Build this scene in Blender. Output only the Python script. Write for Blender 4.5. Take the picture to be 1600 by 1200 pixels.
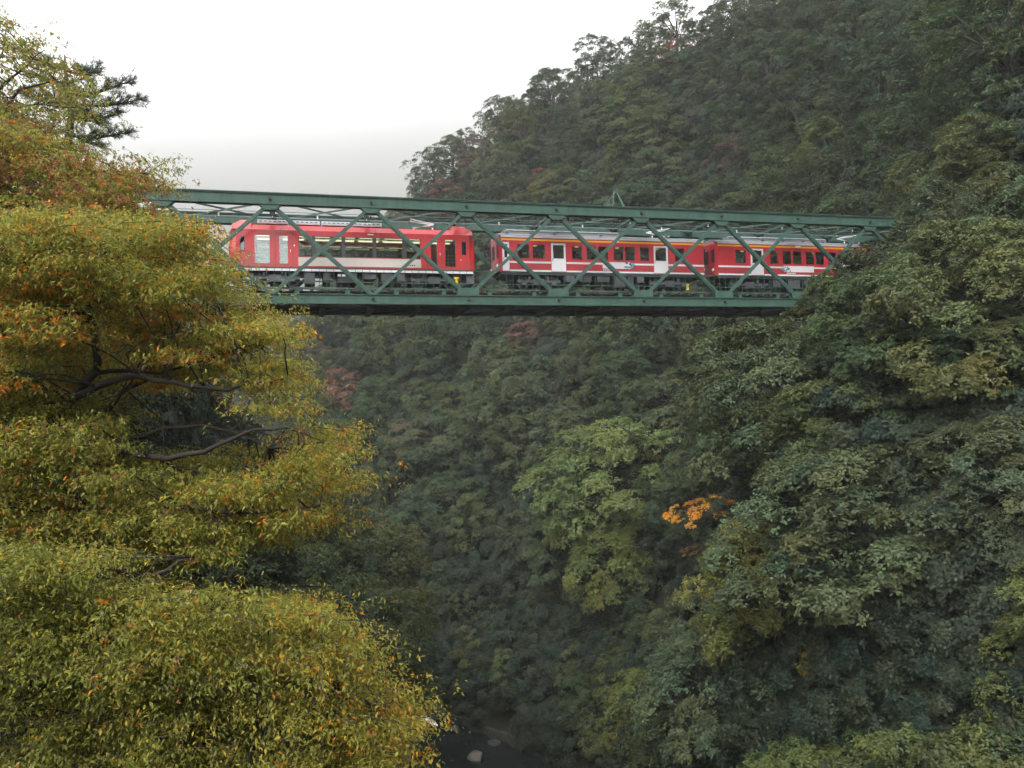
import bpy, math, random
import numpy as np
from mathutils import Matrix, Vector

random.seed(7)
RNG = np.random.default_rng(11)
SC = bpy.context.scene
COL = SC.collection
for _o in list(bpy.data.objects):
    bpy.data.objects.remove(_o)

# ------------------------------------------------------------------ camera
CAMZ = 37.0
F, PITCH, ROLL = 1249.6, .0327, .0272          # focal length in pixels of a 1600 px wide frame
cam_d = bpy.data.cameras.new('camera')
cam_d.sensor_width = 36.0
cam_d.lens = F / 1600 * 36.0
cam_d.clip_start = .1
cam_d.clip_end = 20000
cam = bpy.data.objects.new('camera', cam_d)
COL.objects.link(cam)
_up = Vector((0, -math.sin(PITCH), math.cos(PITCH)))
_fw = Vector((0, math.cos(PITCH), math.sin(PITCH)))
_rt = Vector((1, 0, 0))
_r = _rt * math.cos(ROLL) - _up * math.sin(ROLL)
_u = _up * math.cos(ROLL) + _rt * math.sin(ROLL)
M3 = Matrix((_r, _u, -_fw)).transposed()
cam.matrix_world = Matrix.Translation((0, 0, CAMZ)) @ M3.to_4x4()
SC.camera = cam

# ------------------------------------------------------------------ world, sun, exposure
SUN_EL, SUN_AZ = math.radians(48), math.radians(205)     # azimuth clockwise from +Y
w = bpy.data.worlds.new('World')
SC.world = w
w.use_nodes = True
nt = w.node_tree
nt.nodes.clear()
sky = nt.nodes.new('ShaderNodeTexSky')
sky.sky_type = 'NISHITA'
sky.sun_disc = False
sky.sun_elevation = SUN_EL
sky.sun_rotation = SUN_AZ
sky.air_density = 1.0
sky.dust_density = 6.0
sky.ozone_density = 1.0
hs = nt.nodes.new('ShaderNodeHueSaturation')             # an overcast sky has almost no colour
hs.inputs['Saturation'].default_value = .1
bg = nt.nodes.new('ShaderNodeBackground')
bg.inputs['Strength'].default_value = .15
out = nt.nodes.new('ShaderNodeOutputWorld')
nt.links.new(sky.outputs[0], hs.inputs['Color'])
nt.links.new(hs.outputs[0], bg.inputs['Color'])
nt.links.new(bg.outputs[0], out.inputs['Surface'])
sd = bpy.data.lights.new('sun', 'SUN')
sd.energy = 1.5
sd.angle = math.radians(50)
sd.color = (1, .97, .93)
sun = bpy.data.objects.new('sun', sd)
COL.objects.link(sun)
_d = Vector((math.sin(SUN_AZ) * math.cos(SUN_EL), math.cos(SUN_AZ) * math.cos(SUN_EL), math.sin(SUN_EL)))
sun.rotation_euler = _d.to_track_quat('Z', 'Y').to_euler()
vs = SC.view_settings
vs.view_transform = 'Standard'
vs.look = 'None'
vs.exposure = 2.07
vs.gamma = 1
vs.use_curve_mapping = False
cy = SC.cycles
cy.use_denoising = True
cy.max_bounces = 6
cy.diffuse_bounces = 3
cy.glossy_bounces = 3
cy.transmission_bounces = 4
cy.transparent_max_bounces = 12
cy.volume_bounces = 3
cy.caustics_reflective = False
cy.caustics_refractive = False

HAZE_DENSITY = .00029

# ------------------------------------------------------------------ pixel <-> place (used to lay the place out at its true depths)
def ray(px, py):
    X, Y = px - 800, py - 600
    c, s = math.cos(ROLL), math.sin(ROLL)
    X, Y = c * X - s * Y, s * X + c * Y
    c, s = math.cos(PITCH), math.sin(PITCH)
    v = np.array([X, F * c + Y * s, F * s - Y * c])
    return v / v[1]                                   # per metre of depth

def at(px, py, d):
    r = ray(px, py)
    return np.array([r[0] * d, d, CAMZ + r[2] * d])

def proj(P):
    P = np.atleast_2d(np.asarray(P, float))
    x, y, z = P[:, 0], P[:, 1], P[:, 2] - CAMZ
    c, s = math.cos(PITCH), math.sin(PITCH)
    yy = np.maximum(y * c + z * s, .01)
    zz = -y * s + z * c
    X, Y = F * x / yy, -F * zz / yy
    c, s = math.cos(ROLL), math.sin(ROLL)
    return np.stack([800 + c * X + s * Y, 600 - s * X + c * Y, yy], 1)

# ------------------------------------------------------------------ materials
def new_mat(name):
    m = bpy.data.materials.new(name)
    m.use_nodes = True
    n = m.node_tree.nodes
    return m, n, m.node_tree.links, n['Principled BSDF']

def plain(name, col, rough=.5, metal=0.0, noise=.12, scale=6.0, bump=0.0, coat=0.0, spec=.5):
    m, n, l, b = new_mat(name)
    b.inputs['Roughness'].default_value = rough
    b.inputs['Metallic'].default_value = metal
    b.inputs['Specular IOR Level'].default_value = spec
    if coat:
        b.inputs['Coat Weight'].default_value = coat
        b.inputs['Coat Roughness'].default_value = .12
    tc = n.new('ShaderNodeTexCoord')
    tx = n.new('ShaderNodeTexNoise')
    tx.inputs['Scale'].default_value = scale
    tx.inputs['Detail'].default_value = 6
    mx = n.new('ShaderNodeMix')
    mx.data_type = 'RGBA'
    mx.inputs[6].default_value = (*[c * (1 - noise) for c in col], 1)
    mx.inputs[7].default_value = (*[min(1, c * (1 + noise)) for c in col], 1)
    l.new(tc.outputs['Object'], tx.inputs['Vector'])
    l.new(tx.outputs['Fac'], mx.inputs[0])
    l.new(mx.outputs[2], b.inputs['Base Color'])
    if bump:
        bp = n.new('ShaderNodeBump')
        bp.inputs['Strength'].default_value = bump
        bp.inputs['Distance'].default_value = .05
        l.new(tx.outputs['Fac'], bp.inputs['Height'])
        l.new(bp.outputs[0], b.inputs['Normal'])
    return m

def painted_steel(name, col, rust=(.09, .045, .025), amount=.42, rough=.5):
    """paint with rain streaks and a little rust"""
    m, n, l, b = new_mat(name)
    tc = n.new('ShaderNodeTexCoord')
    mp = n.new('ShaderNodeMapping')
    mp.inputs['Scale'].default_value = (1.6, 1.6, .35)
    t1 = n.new('ShaderNodeTexNoise')
    t1.inputs['Scale'].default_value = 2.2
    t1.inputs['Detail'].default_value = 8
    t1.inputs['Roughness'].default_value = .65
    rp = n.new('ShaderNodeValToRGB')
    rp.color_ramp.elements[0].position = .3
    rp.color_ramp.elements[0].color = (*[c * .72 for c in col], 1)
    rp.color_ramp.elements[1].position = .7
    rp.color_ramp.elements[1].color = (*[c * 1.2 for c in col], 1)
    t2 = n.new('ShaderNodeTexNoise')
    t2.inputs['Scale'].default_value = 5
    t2.inputs['Detail'].default_value = 8
    r2 = n.new('ShaderNodeValToRGB')
    r2.color_ramp.elements[0].position = .64
    r2.color_ramp.elements[0].color = (0, 0, 0, 1)
    r2.color_ramp.elements[1].position = .74
    r2.color_ramp.elements[1].color = (amount, amount, amount, 1)
    mx = n.new('ShaderNodeMix')
    mx.data_type = 'RGBA'
    mx.inputs[7].default_value = (*rust, 1)
    l.new(tc.outputs['Object'], mp.inputs['Vector'])
    l.new(mp.outputs[0], t1.inputs['Vector'])
    l.new(tc.outputs['Object'], t2.inputs['Vector'])
    l.new(t1.outputs['Fac'], rp.inputs[0])
    l.new(t2.outputs['Fac'], r2.inputs[0])
    l.new(r2.outputs[0], mx.inputs[0])
    l.new(rp.outputs[0], mx.inputs[6])
    l.new(mx.outputs[2], b.inputs['Base Color'])
    b.inputs['Roughness'].default_value = .62
    b.inputs['Specular IOR Level'].default_value = .3
    return m

def glass_mat(name, tint, gloss=.5):
    m = bpy.data.materials.new(name)
    m.use_nodes = True
    n, l = m.node_tree.nodes, m.node_tree.links
    n.clear()
    o = n.new('ShaderNodeOutputMaterial')
    tr = n.new('ShaderNodeBsdfTransparent')
    tr.inputs[0].default_value = (*tint, 1)
    gl = n.new('ShaderNodeBsdfGlossy')
    gl.inputs['Roughness'].default_value = .04
    gl.inputs['Color'].default_value = (.9, .95, .95, 1)
    fr = n.new('ShaderNodeFresnel')
    fr.inputs[0].default_value = 1.5
    ma = n.new('ShaderNodeMath')
    ma.operation = 'MULTIPLY_ADD'
    ma.inputs[1].default_value = gloss * 2
    ma.inputs[2].default_value = .085
    mx = n.new('ShaderNodeMixShader')
    l.new(fr.outputs[0], ma.inputs[0])
    l.new(ma.outputs[0], mx.inputs[0])
    l.new(tr.outputs[0], mx.inputs[1])
    l.new(gl.outputs[0], mx.inputs[2])
    l.new(mx.outputs[0], o.inputs[0])
    return m

def emit_mat(name, col, strength):
    m, n, l, b = new_mat(name)
    b.inputs['Base Color'].default_value = (*col, 1)
    b.inputs['Emission Color'].default_value = (*col, 1)
    b.inputs['Emission Strength'].default_value = strength
    return m

def leaf_mat(name, attr, rough=.5, trans=.3, spec=.35):
    """leaf colour = object colour (forest) or a per-leaf colour attribute (near trees), varied leaf by leaf"""
    m = bpy.data.materials.new(name)
    m.use_nodes = True
    n, l = m.node_tree.nodes, m.node_tree.links
    b = n['Principled BSDF']
    at_ = n.new('ShaderNodeAttribute')
    at_.attribute_name = 'tint'
    if attr:
        colsock = at_.outputs['Color']
    else:
        oi = n.new('ShaderNodeObjectInfo')
        mu = n.new('ShaderNodeMix')
        mu.data_type = 'RGBA'
        mu.blend_type = 'MULTIPLY'
        mu.inputs[0].default_value = 1
        l.new(oi.outputs['Color'], mu.inputs[6])
        l.new(at_.outputs['Color'], mu.inputs[7])
        colsock = mu.outputs[2]
    b.inputs['Roughness'].default_value = rough
    b.inputs['Specular IOR Level'].default_value = spec
    l.new(colsock, b.inputs['Base Color'])
    tl = n.new('ShaderNodeBsdfTranslucent')
    l.new(colsock, tl.inputs['Color'])
    mx = n.new('ShaderNodeMixShader')
    mx.inputs[0].default_value = trans
    l.new(b.outputs[0], mx.inputs[1])
    l.new(tl.outputs[0], mx.inputs[2])
    l.new(mx.outputs[0], n['Material Output'].inputs['Surface'])
    return m

MT = {}
MT['green'] = painted_steel('bridge_paint', (.031, .071, .056))
MT['green_dark'] = painted_steel('bridge_paint_shaded', (.014, .02, .018), amount=.5)  # bridge green with the deck underside's shade put into the colour; pins share it
MT['rail_steel'] = plain('rail_steel', (.16, .13, .11), .4, .8)
MT['tie'] = plain('sleeper_wood', (.05, .04, .032), .85, bump=.3)
MT['wire'] = plain('wire_copper', (.16, .17, .18), .45, .6)
MT['porcelain'] = plain('porcelain', (.75, .75, .72), .25)
def car_paint(name, col, rough, coat):
    """paint that has taken brown brake dust on its lowest half metre and streaks below the gutters"""
    m = plain(name, col, rough, noise=.10, scale=1.4, coat=coat)
    n, l = m.node_tree.nodes, m.node_tree.links
    b = n['Principled BSDF']
    src = b.inputs['Base Color'].links[0].from_socket
    tc = n.new('ShaderNodeTexCoord')
    sx = n.new('ShaderNodeSeparateXYZ')
    mr = n.new('ShaderNodeMapRange')
    mr.inputs[1].default_value, mr.inputs[2].default_value = 3.1, 1.9
    mr.inputs[3].default_value, mr.inputs[4].default_value = 0.0, .75
    mp = n.new('ShaderNodeMapping')
    mp.inputs['Scale'].default_value = (7, 7, .8)
    nz = n.new('ShaderNodeTexNoise')
    nz.inputs['Scale'].default_value = 1.3
    nz.inputs['Detail'].default_value = 7
    mu = n.new('ShaderNodeMath')
    mu.operation = 'MULTIPLY'
    ad = n.new('ShaderNodeMath')
    ad.operation = 'MULTIPLY_ADD'
    ad.inputs[1].default_value, ad.inputs[2].default_value = .5, -.16
    ad.use_clamp = True
    sm = n.new('ShaderNodeMath')
    sm.operation = 'ADD'
    sm.use_clamp = True
    mx = n.new('ShaderNodeMix')
    mx.data_type = 'RGBA'
    mx.inputs[7].default_value = (.085, .045, .032, 1)
    l.new(tc.outputs['Object'], sx.inputs[0])
    l.new(sx.outputs['Z'], mr.inputs[0])
    l.new(tc.outputs['Object'], mp.inputs['Vector'])
    l.new(mp.outputs[0], nz.inputs['Vector'])
    l.new(mr.outputs[0], mu.inputs[0])
    l.new(nz.outputs['Fac'], mu.inputs[1])
    l.new(nz.outputs['Fac'], ad.inputs[0])
    l.new(mu.outputs[0], sm.inputs[0])
    l.new(ad.outputs[0], sm.inputs[1])
    l.new(sm.outputs[0], mx.inputs[0])
    l.new(src, mx.inputs[6])
    l.new(mx.outputs[2], b.inputs['Base Color'])
    return m
MT['red'] = car_paint('signal_red_paint', (.48, .013, .020), .36, .35)
MT['crimson'] = car_paint('crimson_paint', (.36, .012, .026), .42, .3)
MT['white'] = plain('white_paint', (.50, .50, .52), .4, noise=.05)
MT['silver'] = plain('warm_grey_panel', (.40, .37, .34), .45, noise=.06)
MT['orange'] = plain('orange_line', (.72, .30, .02), .4, noise=.05)
MT['roofgrey'] = plain('roof_grey', (.16, .16, .175), .55, noise=.2)
MT['aclight'] = plain('cooler_casing', (.62, .63, .67), .4, noise=.1)
MT['dark'] = plain('underframe_black', (.028, .028, .032), .6, noise=.3)
MT['gear'] = plain('underframe_grey', (.055, .055, .062), .55, noise=.3)
MT['rubber'] = plain('gangway_rubber', (.02, .02, .022), .8)
MT['yellow'] = plain('yellow_paint', (.65, .42, .02), .5)
MT['inner'] = plain('interior_cream', (.62, .57, .47), .6)
MT['innerdark'] = plain('interior_seat_cloth', (.06, .06, .08), .8)
MT['teal'] = plain('banner_teal', (.05, .22, .26), .5)
MT['glass'] = glass_mat('window_glass', (.80, .86, .84), .5)
MT['glass_car'] = glass_mat('saloon_glass', (.60, .66, .63), .5)
MT['glass_dark'] = glass_mat('tinted_glass', (.24, .28, .27), .5)
MT['lamp'] = emit_mat('saloon_lamp', (1, .86, .62), .75)
MT['lamp2'] = emit_mat('saloon_side_lamp', (1, .72, .35), .25)
MT['tail'] = emit_mat('door_lamp', (1, .45, .4), .5)
MT['leaf'] = leaf_mat('forest_leaf', False, rough=.6, trans=.3, spec=.25)
MT['cherry'] = leaf_mat('cherry_leaf', True, rough=.55, trans=.58, spec=.2)
MT['bark'] = plain('bark', (.028, .022, .018), .9, noise=.45, scale=5, bump=.6)
MT['barkdark'] = plain('forest_bark', (.030, .027, .023), .9, noise=.4, scale=4)

# ------------------------------------------------------------------ mesh helpers
class MB:
    def __init__(self):
        self.v, self.f = [], []
    def add(self, vs, fs):
        k = len(self.v)
        self.v += [tuple(map(float, p)) for p in vs]
        self.f += [tuple(k + i for i in f) for f in fs]
        return self
    def box(self, x0, x1, y0, y1, z0, z1):
        return self.add([(x0, y0, z0), (x1, y0, z0), (x1, y1, z0), (x0, y1, z0), (x0, y0, z1), (x1, y0, z1), (x1, y1, z1), (x0, y1, z1)],
                        [(0, 3, 2, 1), (4, 5, 6, 7), (0, 1, 5, 4), (1, 2, 6, 5), (2, 3, 7, 6), (3, 0, 4, 7)])
    def bar(self, p, q, a, b, side=(0, 1, 0)):
        """rectangular bar p-q: width a across, depth b along `side`"""
        p, q, s = Vector(p), Vector(q), Vector(side)
        d = (q - p).normalized()
        n = d.cross(s).normalized() * (a / 2)
        s = n.cross(d).normalized() * (b / 2)
        c = [-n - s, n - s, n + s, -n + s]
        return self.add([p + k for k in c] + [q + k for k in c],
                        [(0, 3, 2, 1), (4, 5, 6, 7), (0, 1, 5, 4), (1, 2, 6, 5), (2, 3, 7, 6), (3, 0, 4, 7)])
    def tube(self, pts, rad, seg=6, cap=True):
        pts = [Vector(p) for p in pts]
        if not hasattr(rad, '__len__'):
            rad = [rad] * len(pts)
        vs = []
        for i, p in enumerate(pts):
            t = (pts[min(i + 1, len(pts) - 1)] - pts[max(i - 1, 0)]).normalized()
            a = t.cross(Vector((.31, .17, .93))).normalized()
            b = t.cross(a)
            for k in range(seg):
                an = 2 * math.pi * k / seg
                vs.append(p + (a * math.cos(an) + b * math.sin(an)) * rad[i])
        fs = []
        for i in range(len(pts) - 1):
            for k in range(seg):
                k2 = (k + 1) % seg
                fs.append((i * seg + k, i * seg + k2, (i + 1) * seg + k2, (i + 1) * seg + k))
        if cap:
            fs.append(tuple(range(seg))[::-1])
            fs.append(tuple((len(pts) - 1) * seg + k for k in range(seg)))
        return self.add(vs, fs)
    def loft(self, rings, closed=True, caps=True):
        n = len(rings[0])
        vs = [p for r in rings for p in r]
        fs = []
        for i in range(len(rings) - 1):
            for k in range(n if closed else n - 1):
                k2 = (k + 1) % n
                fs.append((i * n + k, i * n + k2, (i + 1) * n + k2, (i + 1) * n + k))
        if caps:
            fs.append(tuple(range(n))[::-1])
            fs.append(tuple((len(rings) - 1) * n + k for k in range(n)))
        return self.add(vs, fs)
    def mesh(self, name, mat):
        me = bpy.data.meshes.new(name)
        me.from_pydata(self.v, [], self.f)
        if mat is not None:
            me.materials.append(mat)
        return me
    def build(self, name, mat, parent=None, smooth=False, bevel=0):
        me = self.mesh(name, mat)
        if smooth:
            me.polygons.foreach_set('use_smooth', [True] * len(me.polygons))
        o = link(name, me, parent)
        if bevel:
            b = o.modifiers.new('bevel', 'BEVEL')
            b.width = bevel
            b.segments = 2
            b.limit_method = 'ANGLE'
        return o

def link(name, data, parent=None, loc=None):
    o = bpy.data.objects.new(name, data)
    COL.objects.link(o)
    if parent is not None:
        o.parent = parent
    if loc is not None:
        o.location = loc
    return o

def tag(o, label, cat=None, group=None, kind=None):
    if label:
        o['label'] = label
    if cat:
        o['category'] = cat
    if group:
        o['group'] = group
    if kind:
        o['kind'] = kind
    return o

def thing(name, label, cat, loc=(0, 0, 0), rz=0, group=None):
    o = link(name, None, None, loc)
    o.rotation_euler = (0, 0, rz)
    return tag(o, label, cat, group)

def np_mesh(name, V, Q, mat, tint=None, smooth=False):
    """fast mesh of quads; tint = one colour for each quad"""
    me = bpy.data.meshes.new(name)
    nv, nq = len(V), len(Q)
    me.vertices.add(nv)
    me.vertices.foreach_set('co', np.ascontiguousarray(V, dtype=np.float32).ravel())
    me.loops.add(nq * 4)
    me.loops.foreach_set('vertex_index', np.ascontiguousarray(Q, dtype=np.int32).ravel())
    me.polygons.add(nq)
    me.polygons.foreach_set('loop_start', np.arange(nq, dtype=np.int32) * 4)
    me.polygons.foreach_set('loop_total', np.full(nq, 4, dtype=np.int32))
    if smooth:
        me.polygons.foreach_set('use_smooth', np.ones(nq, dtype=bool))
    if tint is not None:
        a = me.attributes.new('tint', 'FLOAT_COLOR', 'FACE')
        a.data.foreach_set('color', np.concatenate([tint, np.ones((nq, 1))], 1).astype(np.float32).ravel())
    me.materials.append(mat)
    me.update(calc_edges=True)
    return me

def noise2(x, y, seed=0, octaves=4):
    """smooth value noise, about -1..1"""
    r = np.random.default_rng(seed)
    T = r.random((64, 64)) * 2 - 1
    x, y = np.asarray(x, float), np.asarray(y, float)
    z, amp = 0, 1.0
    for o in range(octaves):
        fx, fy = x * 2 ** o + 13.7 * o, y * 2 ** o + 7.3 * o
        ix, iy = np.floor(fx).astype(int), np.floor(fy).astype(int)
        tx, ty = fx - ix, fy - iy
        tx, ty = tx * tx * (3 - 2 * tx), ty * ty * (3 - 2 * ty)
        g = lambda i, j: T[i % 64, j % 64]
        z = z + amp * ((g(ix, iy) * (1 - tx) + g(ix + 1, iy) * tx) * (1 - ty) + (g(ix, iy + 1) * (1 - tx) + g(ix + 1, iy + 1) * tx) * ty)
        amp *= .5
    return z / 1.6

# ------------------------------------------------------------------ the lie of the land: a steep gorge, river at z = 0
RIVER = np.array([(-260, 290), (-160, 215), (-82, 160), (-51, 126), (-17.5, 98.5), (-1, 82.5), (2, 66), (1, 52), (3, 38), (9, 20), (14.5, 0), (18.5, -20), (30, -70)], float)
HALF = 5.5

def river_sd(x, y):
    """distance to the river's centre line, positive on the right bank"""
    x, y = np.asarray(x, float), np.asarray(y, float)
    best = np.full(np.broadcast(x, y).shape, 1e9)
    sgn = np.ones_like(best)
    for a, b in zip(RIVER[:-1], RIVER[1:]):
        e = b - a
        t = np.clip(((x - a[0]) * e[0] + (y - a[1]) * e[1]) / (e @ e), 0, 1)
        dx, dy = x - a[0] - t * e[0], y - a[1] - t * e[1]
        d = np.hypot(dx, dy)
        c = e[0] * dy - e[1] * dx
        m = d < best - 1e-6
        best = np.where(m, d, best)
        sgn = np.where(m, np.where(c > 0, 1, -1), sgn)
    return best, sgn

def smin(a, b, k):
    h = np.clip(.5 + .5 * (b - a) / k, 0, 1)
    return b * (1 - h) + a * h - k * h * (1 - h)

def ground(x, y):
    x, y = np.asarray(x, float), np.asarray(y, float)
    d, sg = river_sd(x, y)
    s = d - HALF
    n1 = noise2(x / 22, y / 22, 3)
    n2 = noise2(x / 7, y / 7, 5)
    rough = np.clip(s / 8, 0, 1) * (2.6 * n1 + .8 * n2)
    t = (x - 4) * .686 - (y - 81) * .73
    cap = np.interp(t, [-150, -116, -92, -66, -30, 100], [4, 10, 65, 90, 93, 114])
    bump = 14 * np.exp(-((y - 46) / 13) ** 2) * np.clip((s - 3) / 8, 0, 1) * (1 - np.clip((s - 14) / 10, 0, 1))
    zr = smin(1.75 * s + bump, cap + .22 * np.maximum(s - 40, 0), 14) + rough
    zl = smin(1.62 * s, 47 + (.3 + .6 * np.clip((y - 70) / 60, 0, 1)) * np.maximum(s - 28, 0), 8) + rough
    z = np.where(sg > 0, zr, zl)
    z = np.where(s < 0, -1.2 * np.clip(-s / 2, 0, 1), np.maximum(z, -.2 + .6 * np.clip(s, 0, 1)))
    hyp = np.hypot(x, y)
    far = np.clip((hyp - 240) / 160, 0, 1)
    z = z * (1 - far) + far * (CAMZ + .10 * hyp + 18 * noise2(x / 90, y / 90, 8))
    yy = np.maximum(y, 1)
    mt = 45 + .50 * (y - 840) * (.97 + .06 * np.abs(x / yy + .24)) + 10 * noise2(x / 900, y / 900, 9, 3) * np.clip((y - 600) / 1500, 0, 1.6)
    z = np.where(y > 560, np.maximum(z, smin(mt, np.full_like(mt, 3300.0), 300)), z)
    return z

xs = np.concatenate([-np.geomspace(7000, 150, 50), np.arange(-146, 150, 2.4), np.geomspace(152, 7000, 50)])
ys = np.concatenate([-np.geomspace(2500, 60, 14), np.arange(-56, 250, 2.4), np.geomspace(254, 10500, 105)])
GX, GY = np.meshgrid(xs, ys)
GZ = ground(GX, GY)
nx, ny = len(xs), len(ys)
I = np.arange(nx * ny).reshape(ny, nx)
Q = np.stack([I[:-1, :-1], I[:-1, 1:], I[1:, 1:], I[1:, :-1]], -1).reshape(-1, 4)
m, n, l, b = new_mat('forest_floor')
tc = n.new('ShaderNodeTexCoord')
t1 = n.new('ShaderNodeTexNoise')
t1.inputs['Scale'].default_value = .35
t1.inputs['Detail'].default_value = 10
rp = n.new('ShaderNodeValToRGB')
rp.color_ramp.elements[0].position = .35
rp.color_ramp.elements[0].color = (.010, .011, .007, 1)
rp.color_ramp.elements[1].position = .68
rp.color_ramp.elements[1].color = (.024, .028, .015, 1)
bp = n.new('ShaderNodeBump')
bp.inputs['Strength'].default_value = .8
bp.inputs['Distance'].default_value = .4
l.new(tc.outputs['Object'], t1.inputs['Vector'])
l.new(t1.outputs['Fac'], rp.inputs[0])
l.new(t1.outputs['Fac'], bp.inputs['Height'])
l.new(bp.outputs[0], b.inputs['Normal'])
l.new(rp.outputs[0], b.inputs['Base Color'])
b.inputs['Roughness'].default_value = .95
b.inputs['Specular IOR Level'].default_value = .15
g = link('terrain', np_mesh('terrain', np.stack([GX, GY, GZ], -1).reshape(-1, 3), Q, m, smooth=True))
tag(g, 'steep wooded gorge sides and misty mountain behind the bridge', kind='structure')

# river surface
def offset_line(off):
    P = []
    for i, p in enumerate(RIVER):
        a = RIVER[max(i - 1, 0)]
        c = RIVER[min(i + 1, len(RIVER) - 1)]
        e = (c - a) / np.linalg.norm(c - a)
        nrm = np.array([-e[1], e[0]])                  # left normal of the travel direction = right bank side
        P.append(p + nrm * off)
    return np.array(P)
mw, n, l, b = new_mat('river_water')
b.inputs['Base Color'].default_value = (.008, .011, .010, 1)
b.inputs['Roughness'].default_value = .06
b.inputs['Specular IOR Level'].default_value = .22
tc = n.new('ShaderNodeTexCoord')
t1 = n.new('ShaderNodeTexNoise')
t1.inputs['Scale'].default_value = 1.6
t1.inputs['Detail'].default_value = 6
bp = n.new('ShaderNodeBump')
bp.inputs['Strength'].default_value = .35
bp.inputs['Distance'].default_value = .12
l.new(tc.outputs['Object'], t1.inputs['Vector'])
l.new(t1.outputs['Fac'], bp.inputs['Height'])
l.new(bp.outputs[0], b.inputs['Normal'])
A, B_ = offset_line(-7), offset_line(7)
V = np.concatenate([np.c_[A, np.full(len(A), .02)], np.c_[B_, np.full(len(B_), .02)]])
k = len(A)
Q = np.array([(i, i + 1, k + i + 1, k + i) for i in range(k - 1)])
r_ = link('river', np_mesh('river', V, Q, mw))
tag(r_, 'dark stream at the bottom of the gorge', kind='structure')

# ------------------------------------------------------------------ the bridge (local x along the deck, y away from the camera, z = 0 on the bottom chord's axis)
BA = .2529
BORG = Vector((-19.2357, 44.2936, CAMZ + 6.7908))
PN, HT, WD = 5.75, 5.703, 5.1
N0, N1 = -2, 9
X0, X1 = N0 * PN, N1 * PN
bridge = thing('railway_bridge', 'dark green riveted lattice truss bridge spanning the wooded gorge', 'bridge', BORG, BA)
GR, GD = MT['green'], MT['green_dark']

def share(name, me, loc, parent, rot=None):
    o = link(name, me, parent, loc)
    if rot is not None:
        o.rotation_euler = rot
    return o

for yy in (0, WD):
    s = -1 if yy == 0 else 1
    tcm = MB()
    tcm.box(X0, X1, yy - .20, yy - .17, HT - .29, HT + .33)          # outer web
    tcm.box(X0, X1, yy + .17, yy + .20, HT - .29, HT + .33)          # inner web
    tcm.box(X0 - .02, X1 + .02, yy - .30, yy + .30, HT + .332, HT + .375)   # cover plate
    tcm.box(X0, X1, yy - .26, yy - .202, HT - .30, HT - .25)         # bottom angles
    tcm.box(X0, X1, yy + .202, yy + .26, HT - .30, HT - .25)
    tcm.box(X0, X1, yy - .262, yy - .202, HT + .27, HT + .33)
    tcm.build('top_chord', GR, bridge)
    bc = MB()
    bc.box(X0, X1, yy - .18, yy - .15, -.30, .28)
    bc.box(X0, X1, yy + .15, yy + .18, -.30, .28)
    bc.box(X0, X1, yy - .25, yy - .182, .22, .27)
    bc.box(X0, X1, yy - .25, yy - .182, -.32, -.265)
    bc.box(X0, X1, yy + .182, yy + .25, -.32, -.265)
    bc.build('bottom_chord', GR, bridge)

# diagonals: two flats or two channels tied by battens, one object each
def diagonal(up, heavy):
    mb = MB()
    p, q = ((0, 0, .2), (PN, 0, HT - .2)) if up else ((0, 0, HT - .2), (PN, 0, .2))
    wv = .23 if heavy else .19
    for y in (-.10, .10):
        mb.bar((p[0], y, p[2]), (q[0], y, q[2]), wv, .025)
    if heavy:
        P, Qv = Vector(p), Vector(q)
        dirv = (Qv - P).normalized()
        nrm = Vector((-dirv.z, 0, dirv.x))
        L = (Qv - P).length
        for k in range(1, 18):
            c = P + dirv * (L * k / 18)
            mb.bar(c + Vector((0, -.085, 0)) + nrm * .1, c + Vector((0, .085, 0)) + nrm * .1 + dirv * .12 * (1 if k % 2 else -1), .05, .012, side=nrm)
        for y in (-.128, .128):
            mb.bar((p[0], y, p[2]), (q[0], y, q[2]), .05, .028)
    else:
        P, Qv = Vector(p), Vector(q)
        for k in (.12, .3, .5, .7, .88):
            c = P.lerp(Qv, k)
            mb.bar(c + Vector((0, -.086, 0)), c + Vector((0, .086, 0)), .2, .012, side=(1, 0, 0))
    return mb
dm_up = diagonal(True, False).mesh('diagonal', GR)
dm_dn = diagonal(False, True).mesh('diagonal', GR)
for yy in (0, WD):
    for nn in range(N0, N1):
        share('diagonal', dm_up, (nn * PN, yy - .004, 0), bridge)
        share('diagonal', dm_dn, (nn * PN, yy + .004, 0), bridge)

# gusset plates, rivet heads and pins at the nodes
gt = MB()
for y in (-.215, .215):
    gt.add([(-.62, y, HT - .305), (.62, y, HT - .305), (.3, y, HT - .62), (-.3, y, HT - .62), (-.62, y + .02, HT - .305), (.62, y + .02, HT - .305), (.3, y + .02, HT - .62), (-.3, y + .02, HT - .62)],
           [(0, 3, 2, 1), (4, 5, 6, 7), (0, 1, 5, 4), (1, 2, 6, 5), (2, 3, 7, 6), (3, 0, 4, 7)])
gtm = gt.mesh('gusset_plate', GR)
gb = MB()
for y in (-.2, .18):
    gb.add([(-.66, y, .285), (.66, y, .285), (.66, y, .56), (.55, y, .72), (-.55, y, .72), (-.66, y, .56), (-.66, y + .02, .285), (.66, y + .02, .285), (.66, y + .02, .56), (.55, y + .02, .72), (-.55, y + .02, .72), (-.66, y + .02, .56)],
           [(5, 4, 3, 2, 1, 0), (6, 7, 8, 9, 10, 11), (0, 1, 7, 6), (1, 2, 8, 7), (2, 3, 9, 8), (3, 4, 10, 9), (4, 5, 11, 10), (5, 0, 6, 11)])
gbm = gb.mesh('gusset_plate', GR)
pin = MB().tube([(0, -.33, 0), (0, .33, 0)], .085, 10).mesh('pin', GD)
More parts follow.
